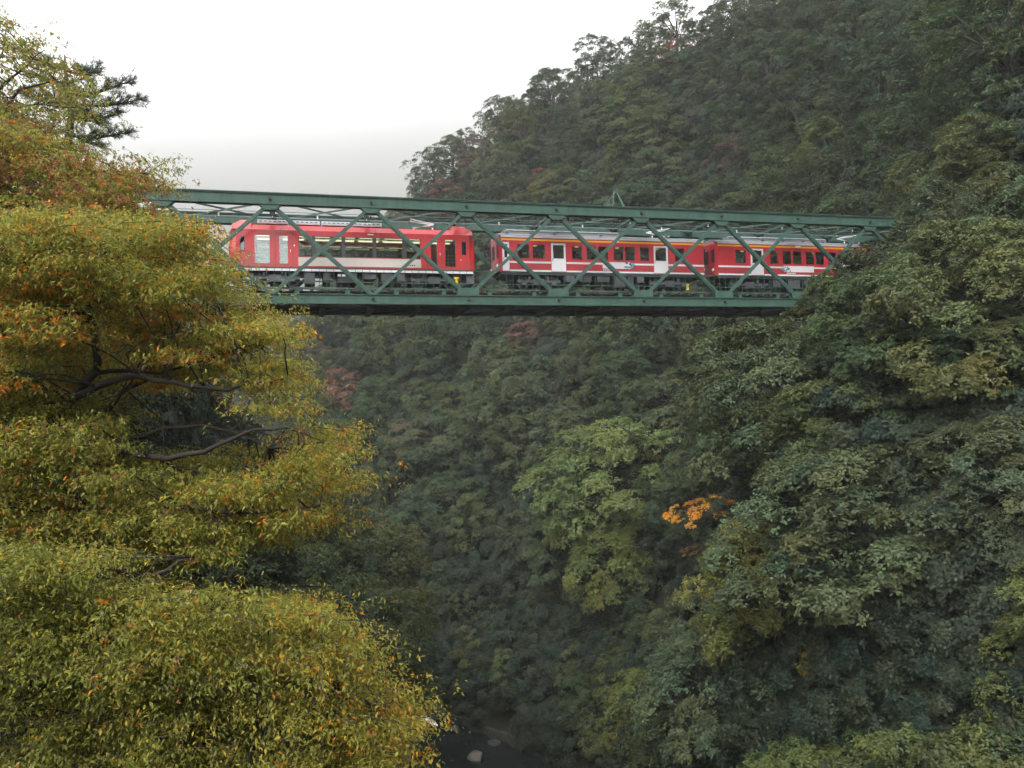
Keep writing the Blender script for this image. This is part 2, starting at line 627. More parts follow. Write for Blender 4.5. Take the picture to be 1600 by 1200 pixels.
for yy in (0, WD):
    for nn in range(N0, N1 + 1):
        share('gusset_plate', gtm, (nn * PN, yy, 0), bridge)
        if nn >= 3:
            share('gusset_plate', gbm, (nn * PN, yy, 0), bridge)
        share('pin', pin, (nn * PN, yy, HT), bridge)
        share('pin', pin, (nn * PN, yy, 0), bridge)

# end portals' posts
for xx in (X0, X1):
    for yy in (0, WD):
        MB().box(xx - .22, xx + .22, yy - .16, yy + .16, .29, HT - .31).build('end_post', GR, bridge)

# overhead bracing: struts at each node, crossed laterals between
strut = MB().box(-.10, .10, .21, WD - .21, HT - .1, HT + .12).box(-.16, .16, .21, WD - .21, HT + .121, HT + .14)
strut.bar((0, .25, HT - .75), (0, 1.15, HT - .08), .07, .07, side=(1, 0, 0))
strut.bar((0, WD - .25, HT - .75), (0, WD - 1.15, HT - .08), .07, .07, side=(1, 0, 0))
stm = strut.mesh('top_strut', GR)
lat = MB().bar((.1, .24, HT + .05), (PN - .1, WD - .24, HT + .05), .1, .09, side=(0, 0, 1))
lam = lat.mesh('lateral_brace', GR)
lat2 = MB().bar((.1, WD - .24, HT - .06), (PN - .1, .24, HT - .06), .1, .09, side=(0, 0, 1))
lam2 = lat2.mesh('lateral_brace', GR)
for nn in range(N0, N1 + 1):
    share('top_strut', stm, (nn * PN, 0, 0), bridge)
    if nn < N1:
        share('lateral_brace', lam, (nn * PN, 0, 0), bridge)
        share('lateral_brace', lam2, (nn * PN, 0, 0), bridge)

# floor: cross girders, stringers, sleepers, rails, lower laterals
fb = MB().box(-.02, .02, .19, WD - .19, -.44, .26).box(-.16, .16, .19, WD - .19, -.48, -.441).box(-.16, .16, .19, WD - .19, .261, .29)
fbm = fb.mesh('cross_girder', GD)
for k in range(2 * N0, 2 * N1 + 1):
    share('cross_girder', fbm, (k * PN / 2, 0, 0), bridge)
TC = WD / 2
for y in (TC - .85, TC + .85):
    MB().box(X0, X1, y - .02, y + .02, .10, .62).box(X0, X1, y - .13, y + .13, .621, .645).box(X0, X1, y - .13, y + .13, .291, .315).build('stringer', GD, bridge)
for y in (TC - 1.55, TC + 1.55):
    MB().box(X0, X1, y - .30, y + .30, .30, .345).build('footway_plank', MT['tie'], bridge)
tiem = MB().box(-.1, .1, TC - 1.15, TC + 1.15, .646, .80).mesh('sleeper', MT['tie'])
k = X0 + .3
while k < X1:
    share('sleeper', tiem, (k, 0, 0), bridge)
    k += .62
for y in (TC - .7535, TC + .7535):
    MB().box(X0 - 6, X1 + 6, y - .06, y + .06, .801, .82).box(X0 - 6, X1 + 6, y - .012, y + .012, .82, .92).box(X0 - 6, X1 + 6, y - .035, y + .035, .92, .955).build('rail', MT['rail_steel'], bridge)
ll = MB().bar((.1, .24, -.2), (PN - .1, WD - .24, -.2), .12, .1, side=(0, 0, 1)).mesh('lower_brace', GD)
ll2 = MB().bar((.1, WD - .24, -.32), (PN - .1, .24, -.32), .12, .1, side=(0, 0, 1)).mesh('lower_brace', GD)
for nn in range(N0, N1):
    share('lower_brace', ll, (nn * PN, 0, 0), bridge)
    share('lower_brace', ll2, (nn * PN, 0, 0), bridge)

# footway brackets and the railing on each side
for yy, s in ((.62, 1), (WD - .62, -1)):
    stub = MB().box(-.13, .13, -.1, .1, .29, .60).box(-.2, .2, -.14, .14, .601, .625).mesh('footway_post', GR)
    k = X0 + PN * .75 - PN / 2
    while k < X1:
        share('footway_post', stub, (k - .02, yy - .3 * s, 0), bridge)
        k += PN / 2
    MB().box(X0, X1, yy - .3 * s - .06, yy - .3 * s + .06, .626, .70).build('footway_edge', GR, bridge)
    MB().box(X0, X1, yy - .3 * s - .02, yy - .3 * s + .02, 1.02, 1.06).build('handrail', GR, bridge)
    MB().box(X0, X1, yy - .3 * s - .025, yy - .3 * s + .025, 1.80, 1.84).build('handrail', GR, bridge)
    bal = MB().box(-.014, .014, -.014, .014, .70, 1.80).mesh('baluster', GR)
    k = X0 + .2
    while k < X1:
        share('baluster', bal, (k, yy - .3 * s, 0), bridge)
        k += .42 if s > 0 else 1.68

# overhead line: contact wire, messenger, feeder tubes, insulators, and the little tripod on the far chord
wire = thing('overhead_line', 'thin overhead contact wires with white insulators hung inside the truss', 'overhead line', BORG, BA)
MB().tube([(X0 - 5, TC, 5.28), (X1 + 5, TC, 5.28)], .014, 5).build('contact_wire', MT['wire'], wire)
MB().tube([(X0 - 5, TC + .9, 5.52), (X1 + 5, TC + .9, 5.52)], .03, 6).build('feeder_tube', MT['wire'], wire)
MB().tube([(X0 - 5, TC - .9, 5.42), (X1 + 5, TC - .9, 5.42)], .02, 5).build('feeder_tube', MT['wire'], wire)
insm = MB()
for k in range(4):
    insm.tube([(0, 0, k * .05), (0, 0, k * .05 + .03)], .055 if k % 2 == 0 else .035, 8)
insm = insm.mesh('insulator', MT['porcelain'])
for nn in range(N0, N1 + 1):
    for y in (TC - .9, TC + .9):
        share('insulator', insm, (nn * PN, y, 5.43 if y < TC else 5.5), wire)
    share('insulator', insm, (nn * PN + 2.7, TC, 5.3), wire)
    MB().tube([(nn * PN, TC - .9, 5.6), (nn * PN + .4, TC - .3, 5.46), (nn * PN + .5, TC, 5.3)], .016, 5).build('steady_arm', MT['wire'], wire)
tri = thing('line_tripod', 'small green steel tripod standing on top of the bridge above the middle coach', 'tripod', BORG, BA)
ap = (29.25, WD, 8.6)
for q in ((27.1, WD, HT + .38), (30.6, WD, HT + .38), (29.6, WD - 1.6, HT + .2)):
    MB().bar(q, ap, .09, .09).build('leg', GR, tri)
MB().box(ap[0] - .1, ap[0] + .1, WD - .1, WD + .1, 8.6, 8.75).build('cap', GR, tri)
MB().tube([(28.3, WD, 7.2), (28.7, WD - .1, 7.75), (28.55, WD - .1, 7.95)], .03, 6).build('insulator', MT['wire'], tri)
MB().tube([(29.05, WD, 8.6), (28.9, WD - .1, 7.3)], .02, 5).build('jumper_wire', MT['wire'], tri)

# stone abutments under the two bridge ends
for xx, lab in ((X0 - 2.2, 'weathered masonry abutment under the left end of the bridge'), (X1 + 2.2, 'weathered masonry abutment under the right end of the bridge')):
    t_ = thing('abutment', lab, 'abutment', BORG, BA, 'bridge abutments')
    MB().add([(xx - 2, -1, -9), (xx + 2, -1, -9), (xx + 2, 6.1, -9), (xx - 2, 6.1, -9), (xx - 1.9, -.7, -.5), (xx + 1.9, -.7, -.5), (xx + 1.9, 5.8, -.5), (xx - 1.9, 5.8, -.5)],
             [(0, 3, 2, 1), (4, 5, 6, 7), (0, 1, 5, 4), (1, 2, 6, 5), (2, 3, 7, 6), (3, 0, 4, 7)]).build('pier_wall', plain('abutment_stone', (.2, .19, .17), .9, bump=.5), t_)
    MB().box(xx - 2.1, xx + 2.1, -.9, 6.0, -.499, -.33).build('coping', plain('coping_stone', (.26, .25, .23), .9), t_)

# ------------------------------------------------------------------ the train
def wall_holes(mb, x0, x1, z0, z1, holes, ya, yb):
    """a side wall as slabs round its window openings"""
    bx = sorted({x0, x1, *[h[0] for h in holes], *[h[1] for h in holes]})
    for a, b in zip(bx[:-1], bx[1:]):
        c = (a + b) / 2
        hh = sorted([(h[2], h[3]) for h in holes if h[0] < c < h[1]])
        z = z0
        for h0, h1 in hh:
            if h0 > z + 1e-6:
                mb.box(a, b, ya, yb, z, h0)
            z = h1
        if z1 > z + 1e-6:
            mb.box(a, b, ya, yb, z, z1)

def bogie(car, xc):
    """frame, two axles with wheels, springs"""
    f = MB()
    for s in (-1, 1):
        y = s * 1.02
        f.box(xc - 1.45, xc + 1.45, y - .06, y + .06, 1.36, 1.52)
        f.box(xc - .35, xc + .35, y - .08, y + .08, 1.2, 1.62)
        for a in (-1, 1):
            f.box(xc + a * 1.0 - .16, xc + a * 1.0 + .16, y - .09, y + .09, 1.22, 1.5)
            f.tube([(xc + a * .62, y, 1.5), (xc + a * .62, y, 1.78)], .09, 8)
    f.box(xc - .25, xc + .25, -1.0, 1.0, 1.38, 1.6)
    o = f.build('bogie', MT['gear'], car)
    for a in (-1, 1):
        for s in (-1, 1):
            wl = MB().tube([(xc + a, s * .68, 1.385), (xc + a, s * .82, 1.385)], .43, 20)
            wl.tube([(xc + a, s * .83, 1.385), (xc + a, s * .88, 1.385)], .12, 10)
            wl.build('wheel', MT['dark'], o)
        MB().tube([(xc + a, -.7, 1.385), (xc + a, .7, 1.385)], .07, 8).build('axle', MT['dark'], o)

def underboxes(car, x0, x1, seed):
    r = random.Random(seed)
    x = x0
    while x < x1 - .5:
        wd = r.uniform(.5, 1.5)
        wd = min(wd, x1 - x)
        lo = r.choice([1.12, 1.2, 1.3, 1.45])
        for s in (-1, 1):
            yb = s * r.uniform(.5, .6)
            ya = s * r.uniform(1.08, 1.2)
            b = MB().box(x, x + wd - .12, min(ya, yb), max(ya, yb), lo, 1.84)
            b.box(x + .04, x + wd - .16, min(ya, yb) - .012, max(ya, yb) + .012, lo + .06, 1.75)
            b.build('equipment_box', MT['gear'] if r.random() < .65 else MT['dark'], car)
        x += wd + r.uniform(0, .35)

def pantograph(car, x0, folded_dir, z):
    base = MB()
    for s in (-1, 1):
        base.box(x0 - .7, x0 + .7, s * .5 - .04, s * .5 + .04, z + .14, z + .2)
    for a in (-.6, .6):
        base.box(x0 + a - .04, x0 + a + .04, -.54, .54, z + .1, z + .16)
    o = base.build('pantograph', MT['wire'], car)
    k = folded_dir
    MB().tube([(x0 - .6 * k, .12, z + .2), (x0 + .75 * k, .12, z + .46)], .04, 6).build('lower_arm', MT['aclight'], o)
    for s in (-1, 1):
        MB().tube([(x0 + .75 * k, .12 * s, z + .46), (x0 - .75 * k, .3 * s, z + .68)], .026, 6).build('upper_arm', MT['aclight'], o)
    MB().tube([(x0 - .75 * k, -.55, z + .62), (x0 - .75 * k, -.4, z + .7), (x0 - .75 * k, .4, z + .7), (x0 - .75 * k, .55, z + .62)], .035, 6).build('contact_strip', MT['wire'], o)
    for a in (-.6, .6):
        for s in (-1, 1):
            MB().tube([(x0 + a, s * .5, z), (x0 + a, s * .5, z + .12)], .05, 8).build('insulator', MT['porcelain'], o)

def frame_rim(mb, h, ya, yb, t=.035):
    x0, x1, z0, z1 = h
    mb.box(x0, x0 + t, ya, yb, z0, z1).box(x1 - t, x1, ya, yb, z0, z1).box(x0 + t, x1 - t, ya, yb, z0, z0 + t).box(x0 + t, x1 - t, ya, yb, z1 - t, z1)

def car_root(name, label):
    o = thing(name, label, 'rail car', BORG + Vector((-math.sin(BA) * TC, math.cos(BA) * TC, 0)), BA, 'cars of the red train on the bridge')
    return o

# ---- leading car: bright red, boxy, sloped cab ends, long window band
c1 = car_root('rail_car', 'bright red leading rail car with long window band and warm grey lower panel')
XA, XB = 3.34, 18.08
HWD = 1.285
ZB, ZE = 2.06, 4.26
holes1 = [(4.76, 5.67, 2.23, 3.96), (6.16, 6.70, 2.23, 3.94), (7.30, 14.58, 2.70, 3.95), (15.20, 15.66, 2.23, 3.94), (16.10, 16.80, 2.22, 3.97),
          (3.98, 4.24, 3.0, 3.83), (17.17, 17.47, 3.0, 3.85)]
for s in (-1, 1):
    mb = MB()
    wall_holes(mb, 3.78, 17.66, ZB, ZE, holes1, min(s * HWD, s * (HWD - .06)), max(s * HWD, s * (HWD - .06)))
    side = mb.build('side_wall', MT['red'], c1)
    yo, yi = s * (HWD - .025), s * (HWD - .045)
    for i, h in enumerate(holes1):
        r = MB()
        frame_rim(r, h, min(s * (HWD + .008), s * (HWD - .07)), max(s * (HWD + .008), s * (HWD - .07)), .03)
        wf = r.build('window', MT['dark'] if i in (2, 5, 6) else MT['red'], c1)
        xs_ = [h[0] + .03, h[1] - .03]
        if i == 2:
            xs_ = [h[0] + .03, 8.16, 9.92, 11.77, 13.58, h[1] - .03]
        for a, b in zip(xs_[:-1], xs_[1:]):
            MB().box(a + .004, b - .004, min(yo, yi), max(yo, yi), h[2] + .03, h[3] - .03).build('pane', MT['glass_dark'] if i in (5, 6) else MT['glass_car'], wf)
        if i == 2:
            for a in xs_[1:-1]:
                MB().box(a - .11, a + .11, min(s * (HWD + .006), s * (HWD - .07)), max(s * (HWD + .006), s * (HWD - .07)), h[2] + .031, h[3] - .031).build('pillar', MT['dark'], wf)
    # door leaves: seams, handle, rails seen in the end windows
    for (a, b_) in ((5.95, 6.95), (14.98, 15.92)):
        dr = MB().box(a, a + .02, min(s * HWD, s * (HWD + .012)), max(s * HWD, s * (HWD + .012)), ZB + .06, 4.05).box(b_, b_ + .02, min(s * HWD, s * (HWD + .012)), max(s * HWD, s * (HWD + .012)), ZB + .06, 4.05)
        dr.box(a, b_, min(s * HWD, s * (HWD + .012)), max(s * HWD, s * (HWD + .012)), 4.051, 4.07)
        d_ = dr.build('door', MT['dark'], c1)
        MB().tube([(b_ - .12, s * (HWD + .02), 2.95), (b_ - .12, s * (HWD + .02), 3.1)], .02, 6).build('handle', MT['aclight'], d_)
    MB().box(7.27, 14.6, min(s * HWD, s * (HWD + .01)), max(s * HWD, s * (HWD + .01)), 2.15, 2.66).build('lower_panel', MT['silver'], c1)
    # small grey lettering block at the panel's right end and the maker's strip
    for q in range(5):
        MB().box(13.62 + q * .13, 13.70 + q * .13, min(s * (HWD + .01), s * (HWD + .014)), max(s * (HWD + .01), s * (HWD + .014)), 2.24, 2.33).build('panel_mark', MT['gear'], c1)
    MB().box(3.62, 17.86, min(s * (HWD - .05), s * (HWD - .01)), max(s * (HWD - .05), s * (HWD - .01)), 1.83, 1.985).build('sill_stripe', MT['white'], c1)
    MB().box(3.6, 17.84, min(s * (HWD - .08), s * (HWD - .02)), max(s * (HWD - .08), s * (HWD - .02)), 1.986, 2.055).build('sill', MT['dark'], c1)
    MB().box(11.36, 11.72, min(s * HWD, s * (HWD + .03)), max(s * HWD, s * (HWD + .03)), 4.1, 4.16).build('side_lamp', MT['porcelain'], c1)
    for xk in (7.05, 14.82):
        MB().tube([(xk, s * HWD, 3.35), (xk, s * (HWD + .03), 3.35)], .035, 8).build('door_lamp', MT['tail'], c1)
    for xk in (4.42, 17.05):
        MB().tube([(xk, s * (HWD + .035), 2.68), (xk + .12, s * (HWD + .035), 2.68)], .018, 6).build('cab_handle', MT['aclight'], c1)
    for zz in (2.55, 2.75, 2.95):
        for (a, b_) in ((4.8, 5.63), (16.13, 16.77)):
            MB().tube([(a, s * (HWD - .09), zz), (b_, s * (HWD - .09), zz)], .012, 5).build('guard_rail', MT['aclight'], c1)
# roof: canted red skirts, higher at both cabs
def prof(hw, ze, zs, zt):
    return [(-hw, ze), (-hw + .06, ze + .05), (-hw + .33, zs), (-.45, zt), (.45, zt), (hw - .33, zs), (hw - .06, ze + .05), (hw, ze)]
rings = []
for x, zs, zt in ((3.52, 4.60, 4.74), (3.95, 4.84, 4.98), (4.62, 4.84, 5.0), (4.70, 4.62, 4.72), (16.62, 4.62, 4.72), (16.70, 4.84, 5.0), (17.45, 4.84, 4.98), (17.90, 4.60, 4.74)):
    rings.append([(x, y, z) for y, z in prof(HWD, ZE, zs, zt)])
rf = MB().loft(rings).build('roof', MT['red'], c1)
for xk in (6.28, 11.9, 16.72):
    for s in (-1, 1):
        MB().bar((xk, s * (HWD + .005), ZE + .02), (xk, s * (HWD - .325), 4.635), .07, .02, side=(0, -.5 * s, .8)).build('gutter', MT['crimson'], rf)
x = 4.95
while x < 12.3:
    u = MB().box(x, x + 1.75, -.78, .78, 4.74, 4.97)
    for q in range(6):
        u.box(x + .1 + q * .27, x + .26 + q * .27, -.795, .795, 4.80, 4.83)
    uo = u.build('cooler', MT['aclight'], c1, bevel=.02)
    for q in range(6):
        MB().box(x + .1 + q * .27, x + .26 + q * .27, -.80, .80, 4.86, 4.90).build('vent', MT['dark'], uo)
    x += 1.86
pantograph(c1, 14.9, 1, 4.72)
# cab ends: windscreen, lights, coupler
for s, xe in ((-1, XA), (1, XB)):
    k = s
    def ring(dx, hw, z0, z1, lean):
        return [(xe - k * (dx + lean * max(0, z - 3.2)), y, z) for y, z in ((-hw, z0), (-hw, 3.2), (-hw + .05, z1 - .12), (-hw + .22, z1), (hw - .22, z1), (hw - .05, z1 - .12), (hw, 3.2), (hw, z0))]
    R1 = [(xe - k * .44, y, z) for y, z in ((-HWD, ZB), (-HWD, 3.2), (-HWD, ZE), (-HWD + .33, 4.6), (HWD - .33, 4.6), (HWD, ZE), (HWD, 3.2), (HWD, ZB))]
    R2 = ring(.12, 1.2, ZB, 4.55, .12)
    R3 = ring(0, .98, ZB + .05, 4.42, .12)
    nose = MB().loft([R1, R2, R3] if k > 0 else [R1[::-1], R2[::-1], R3[::-1]]).build('cab_end', MT['red'], c1, bevel=.02)
    MB().add([(xe + k * .008 - k * .12 * max(0, z - 3.2), y, z) for y, z in ((-.85, 2.95), (.85, 2.95), (.85, 4.1), (-.85, 4.1))], [(0, 1, 2, 3) if k > 0 else (3, 2, 1, 0)]).build('windscreen', MT['rubber'], nose)
    for y in (-.7, .7):
        MB().tube([(xe - .02 * k, y, 2.6), (xe + .03 * k, y, 2.6)], .09, 10).build('headlight', MT['porcelain'], nose)
    MB().box(min(xe, xe + k * .55), max(xe, xe + k * .55), -.12, .12, 1.5, 1.72).build('coupler', MT['dark'], c1)
    MB().box(min(xe - k * .6, xe - k * .1), max(xe - k * .6, xe - k * .1), -1.1, 1.1, 1.2, 1.85).build('cab_skirt', MT['gear'], c1)
# inside: floor, ceiling, lamp rows, seats
MB().box(3.8, 17.64, -1.2, 1.2, 2.06, 2.14).build('floor', MT['innerdark'], c1)
MB().box(3.8, 17.64, -1.2, 1.2, 4.12, 4.2).build('ceiling', MT['inner'], c1)
for y in (-.5, .5):
    x = 4.85
    while x < 16.7:
        MB().box(x, x + 1.25, y - .07, y + .07, 4.05, 4.115).build('saloon_lamp', MT['lamp'], c1)
        x += 1.52
for s in (-1, 1):
    x = 7.5
    while x < 14.3:
        MB().box(x, x + 1.0, s * 1.1 - .03, s * 1.1 + .03, 3.80, 3.84).build('side_lamp_strip', MT['lamp2'], c1)
        x += 1.35
    x = 7.6
    while x < 14.2:
        if s > 0:
            st = MB().box(x, x + .5, .25, 1.15, 2.45, 2.6).box(x, x + .1, .25, 1.15, 2.6, 3.15)
        else:
            st = MB().box(x, x + .5, -1.15, -.25, 2.45, 2.6).box(x, x + .1, -1.15, -.25, 2.6, 3.15)
        st.build('seat', MT['innerdark'], c1)
        x += .95
for x in (6.0, 6.9, 15.0, 15.9):
    for s in (-1, 1):
        MB().tube([(x, s * .75, 2.14), (x, s * .75, 4.12)], .02, 6).build('grab_pole', MT['aclight'], c1)
for x in (4.5, 16.95):
    for s in (-1, 1):
        MB().box(x - .02, x + .02, min(s * 1.2, s * .35), max(s * 1.2, s * .35), 2.14, 4.12).build('cab_partition', MT['gear'], c1)
bogie(c1, 5.9)
bogie(c1, 15.4)
underboxes(c1, 7.6, 13.7, 4)
for x in (9.55, 9.8):
    MB().box(x, x + .2, -1.225, -1.215, 1.55, 1.68).build('plate', MT['white'], c1)
MB().tube([(16.85, -1.1, 1.0), (16.85, -1.1, 1.5)], .1, 8).tube([(16.85, -1.1, 1.5), (16.85, -1.1, 1.62)], .16, 8).build('yellow_valve', MT['yellow'], c1)

# ---- middle and last coaches: crimson with white doors, white and orange lines, grey roof
def coach(xl, xr, label, doors, wins, banner, emblem, seed, panto):
    c = car_root('rail_car', label)
    H = 1.27
    z0, z1 = 2.04, 4.34
    holes = [(a, b, 2.87, 3.82) for a, b in wins] + [(a + .13, b - .13, 2.92, 3.80) for a, b in doors]
    for s in (-1, 1):
        lo = lambda a, b: (min(s * a, s * b), max(s * a, s * b))
        mb = MB()
        dh = [(a, b, 2.08, 3.92) for a, b in doors]
        wall_holes(mb, xl + .12, xr - .12, z0, z1, [(a, b, 2.87, 3.82) for a, b in wins] + dh, *lo(H, H - .06))
        mb.build('side_wall', MT['crimson'], c)
        for a, b in doors:
            mb = MB()
            wall_holes(mb, a + .008, b - .008, 2.088, 3.912, [(a + .13, b - .13, 2.92, 3.80)], *lo(H - .012, H - .055))
            d_ = mb.build('door', MT['white'], c)
            MB().box(a + .13, b - .13, *lo(H - .03, H - .04), 2.92, 3.80).build('pane', MT['glass'], d_)
            MB().tube([(a + .08, s * (H + .015), 2.75), (a + .08, s * (H + .015), 2.95)], .016, 6).build('handle', MT['gear'], d_)
        for a, b in wins:
            r = MB()
            frame_rim(r, (a, b, 2.87, 3.82), *lo(H + .008, H - .065), .035)
            w_ = r.build('window', MT['crimson'], c)
            MB().box(a + .035, b - .035, *lo(H - .03, H - .04), 2.905, 3.785).build('pane', MT['glass'], w_)
            MB().box(a + .035, b - .035, *lo(H - .02, H - .05), 3.44, 3.465).build('sash_bar', MT['gear'], w_)
        # lines broken at the doors
        cuts = sorted(doors)
        segs, x = [], xl + .12
        for a, b in cuts:
            segs.append((x, a - .02))
            x = b + .02
        segs.append((x, xr - .12))
        for a, b in segs:
            if b - a > .1:
                MB().box(a, b, *lo(H, H + .008), 2.585, 2.70).build('waist_line', MT['white'], c)
                MB().box(a, b, *lo(H, H + .008), 2.045, 2.15).build('foot_line', MT['white'], c)
        MB().box(xl + .12, xr - .12, *lo(H, H + .008), 4.03, 4.15).build('orange_line', MT['orange'], c)
        MB().box(xl + .1, xr - .1, *lo(H, H + .03), 4.22, 4.335).build('gutter', MT['white'], c)
        MB().box(*banner, *lo(H + .009, H + .016), 2.33, 2.76).build('banner', MT['white'], c)
        # emblem on the banner: a cluster of teal and dark leaf-like shapes
        e = random.Random(seed)
        for q in range(11):
            ex, ez = emblem + e.uniform(-.32, .32), e.uniform(2.36, 2.74)
            rr, an = e.uniform(.05, .12), e.uniform(0, 3)
            pts = [(ex + rr * math.cos(an + j * 2 * math.pi / 6) * (1.3 if j % 3 == 0 else .6), s * (H + .018 + q * .0008), ez + rr * math.sin(an + j * 2 * math.pi / 6) * .9) for j in range(6)]
            MB().add(pts, [tuple(range(6))]).build('emblem_shape', MT['teal'] if q % 3 else MT['gear'], c)
        bx = (banner[0] + banner[1]) / 2
        for q in range(6):
            MB().box(bx - .95 + q * .12, bx - .87 + q * .12, *lo(H + .002, H + .007), 2.20, 2.28).build('car_number_mark', MT['white'], c)
        MB().box(bx - .2, bx + .2, *lo(H + .009, H + .03), 4.08, 4.17).build('side_lamp', MT['porcelain'], c)
    # arched grey roof
    rings = [[(x, y, z) for y, z in ((-H - .02, 4.336), (-H + .02, 4.39), (-.95, 4.53), (-.5, 4.62), (0, 4.65), (.5, 4.62), (.95, 4.53), (H - .02, 4.39), (H + .02, 4.336))] for x in (xl, xl + .15, xr - .15, xr)]
    rf = MB().loft(rings).build('roof', MT['roofgrey'], c)
    ac0, ac1 = (xl + .5, xl + 8.4) if panto == 'r' else (xl + 1.2, xl + 9.1)
    MB().loft([[(x, y, z) for y, z in ((-.72, 4.55), (-.66, 4.82), (-.5, 4.88), (.5, 4.88), (.66, 4.82), (.72, 4.55))] for x in (ac0, ac1)]).build('roof_duct', MT['roofgrey'], c)
    for s in (-1, 1):
        MB().box(ac0 + .1, ac1 - .1, min(s * .67, s * .72), max(s * .67, s * .72), 4.80, 4.85).build('duct_edge', MT['aclight'], c)
    for q in range(9):
        xx = xl + .5 + q * 1.6
        MB().box(xx, xx + .18, -1.02, -.92, 4.52, 4.60).build('vent', MT['gear'], rf)
    pantograph(c, xr - 2.9, -1, 4.65)
    # ends: rounded driving-end face with windscreens and a gangway door
    for k, xe in ((-1, xl), (1, xr)):
        R1 = [(xe - k * .14, y, z) for y, z in ((-H, z0), (-H, z1), (-.8, 4.5), (.8, 4.5), (H, z1), (H, z0))]
        R2 = [(xe + k * .02, y, z) for y, z in ((-1.02, z0), (-1.02, z1 - .1), (-.7, 4.4), (.7, 4.4), (1.02, z1 - .1), (1.02, z0))]
        R3 = [(xe + k * .10, y, z) for y, z in ((-.6, z0), (-.6, z1 - .15), (-.5, 4.3), (.5, 4.3), (.6, z1 - .15), (.6, z0))]
        nose = MB().loft([R1, R2, R3] if k < 0 else [R1[::-1], R2[::-1], R3[::-1]]).build('end_wall', MT['crimson'], c)
        for y in (-.82, 0, .82):
            wdt = .28 if y else .3
            xo = xe + k * (.112 if y == 0 else .075)
            MB().box(min(xo, xo - k * .02), max(xo, xo - k * .02), y - wdt, y + wdt, 2.95, 3.85).build('windscreen', MT['rubber'], nose)
        for y in (-.85, .85):
            MB().tube([(xe + k * .0, y, 2.45), (xe + k * .1, y, 2.45)], .1, 10).build('headlight', MT['porcelain'], nose)
        MB().box(min(xe, xe + k * .5), max(xe, xe + k * .5), -.12, .12, 1.5, 1.72).build('coupler', MT['dark'], c)
    MB().box(xl + .15, xr - .15, -1.2, 1.2, 2.04, 2.1).build('floor', MT['innerdark'], c)
    MB().box(xl + .15, xr - .15, -1.2, 1.2, 4.0, 4.06).build('ceiling', MT['inner'], c)
    MB().box(xl + .1, xr - .1, -1.18, 1.18, 1.85, 2.035).build('sole_bar', MT['dark'], c)
    for q in range(4):
        xx = xl + 2.6 + q * 2.9
        MB().box(xx, xx + .22, -.06, .06, 3.95, 3.998).build('saloon_lamp', MT['lamp2'], c)
    x = xl + 4.6
    while x < xr - 4.4:
        for s in (-1, 1):
            MB().box(x, x + .5, min(s * .25, s * 1.12), max(s * .25, s * 1.12), 2.4, 2.56).box(x, x + .1, min(s * .25, s * 1.12), max(s * .25, s * 1.12), 2.56, 3.1).build('seat', MT['innerdark'], c)
        x += 1.05
    bogie(c, xl + 2.6)
    bogie(c, xr - 2.6)
    underboxes(c, xl + 4.4, xr - 4.4, seed + 3)
    return c

D2 = [(19.80, 20.26), (23.05, 24.04), (30.21, 31.25)]
W2 = [(20.76, 21.60), (21.78, 22.66), (24.44, 25.18), (25.45, 26.16), (26.24, 27.0), (27.33, 28.08), (28.13, 28.90), (29.20, 29.92), (31.72, 32.48)]
c2 = coach(19.62, 34.0, 'crimson middle coach with white doors and grey roof behind the leading car', D2, W2, (26.55, 28.5), 28.42, 5, 'r')
W3 = [(36.25, 37.1), (38.95, 39.62), (39.95, 40.68), (40.74, 41.5), (41.78, 42.5), (42.56, 43.3), (43.6, 44.3), (46.3, 47.1)]
D3 = [(37.45, 38.46), (44.7, 45.7), (48.1, 48.56)]
c3 = coach(34.84, 49.1, 'crimson last coach half hidden by trees at the right end of the bridge', D3, W3, (40.0, 42.4), 40.25, 9, 'l')
MB().tube([(32.7, -1.1, 1.0), (32.7, -1.1, 1.4)], .09, 8).build('yellow_valve', MT['yellow'], c2)

# ------------------------------------------------------------------ foliage
def unit(v):
    return v / np.maximum(np.linalg.norm(v, axis=-1, keepdims=True), 1e-9)

def leaf_quads(base, dirs, nrm, L, W):
    """one kite-shaped leaf for each row: 4 verts, slightly cupped"""
    side = unit(np.cross(dirs, nrm)) * (W / 2)[:, None]
    mid = base + dirs * (L * .45)[:, None]
    tip = base + dirs * L[:, None] - nrm * (L * .12)[:, None]
    lift = nrm * (W * .18)[:, None]
    V = np.stack([base, mid + side + lift, tip, mid - side + lift], 1).reshape(-1, 3)
    Q = np.arange(len(V)).reshape(-1, 4)
    return V, Q

def rosettes(C, A, n, L0, rng, droop=.25):
    """n leaves round each twig tip C with axis A"""
    S = len(C)
    C = np.repeat(C, n, 0)
    A = np.repeat(A, n, 0)
    t = unit(np.cross(A, rng.normal(size=A.shape)))
    tilt = rng.uniform(-.35, .75, S * n)[:, None]
    d = unit(t + A * tilt - np.array([0, 0, droop]) * rng.random((S * n, 1)))
    nr = unit(A * (1 - tilt * .4) - t * tilt + rng.normal(size=A.shape) * .25)
    L = L0 * rng.uniform(.7, 1.25, S * n)
    base = C + t * (L * .1)[:, None] + rng.normal(size=A.shape) * L0 * .3
    return leaf_quads(base, d, nr, L, L * rng.uniform(.38, .55, S * n))

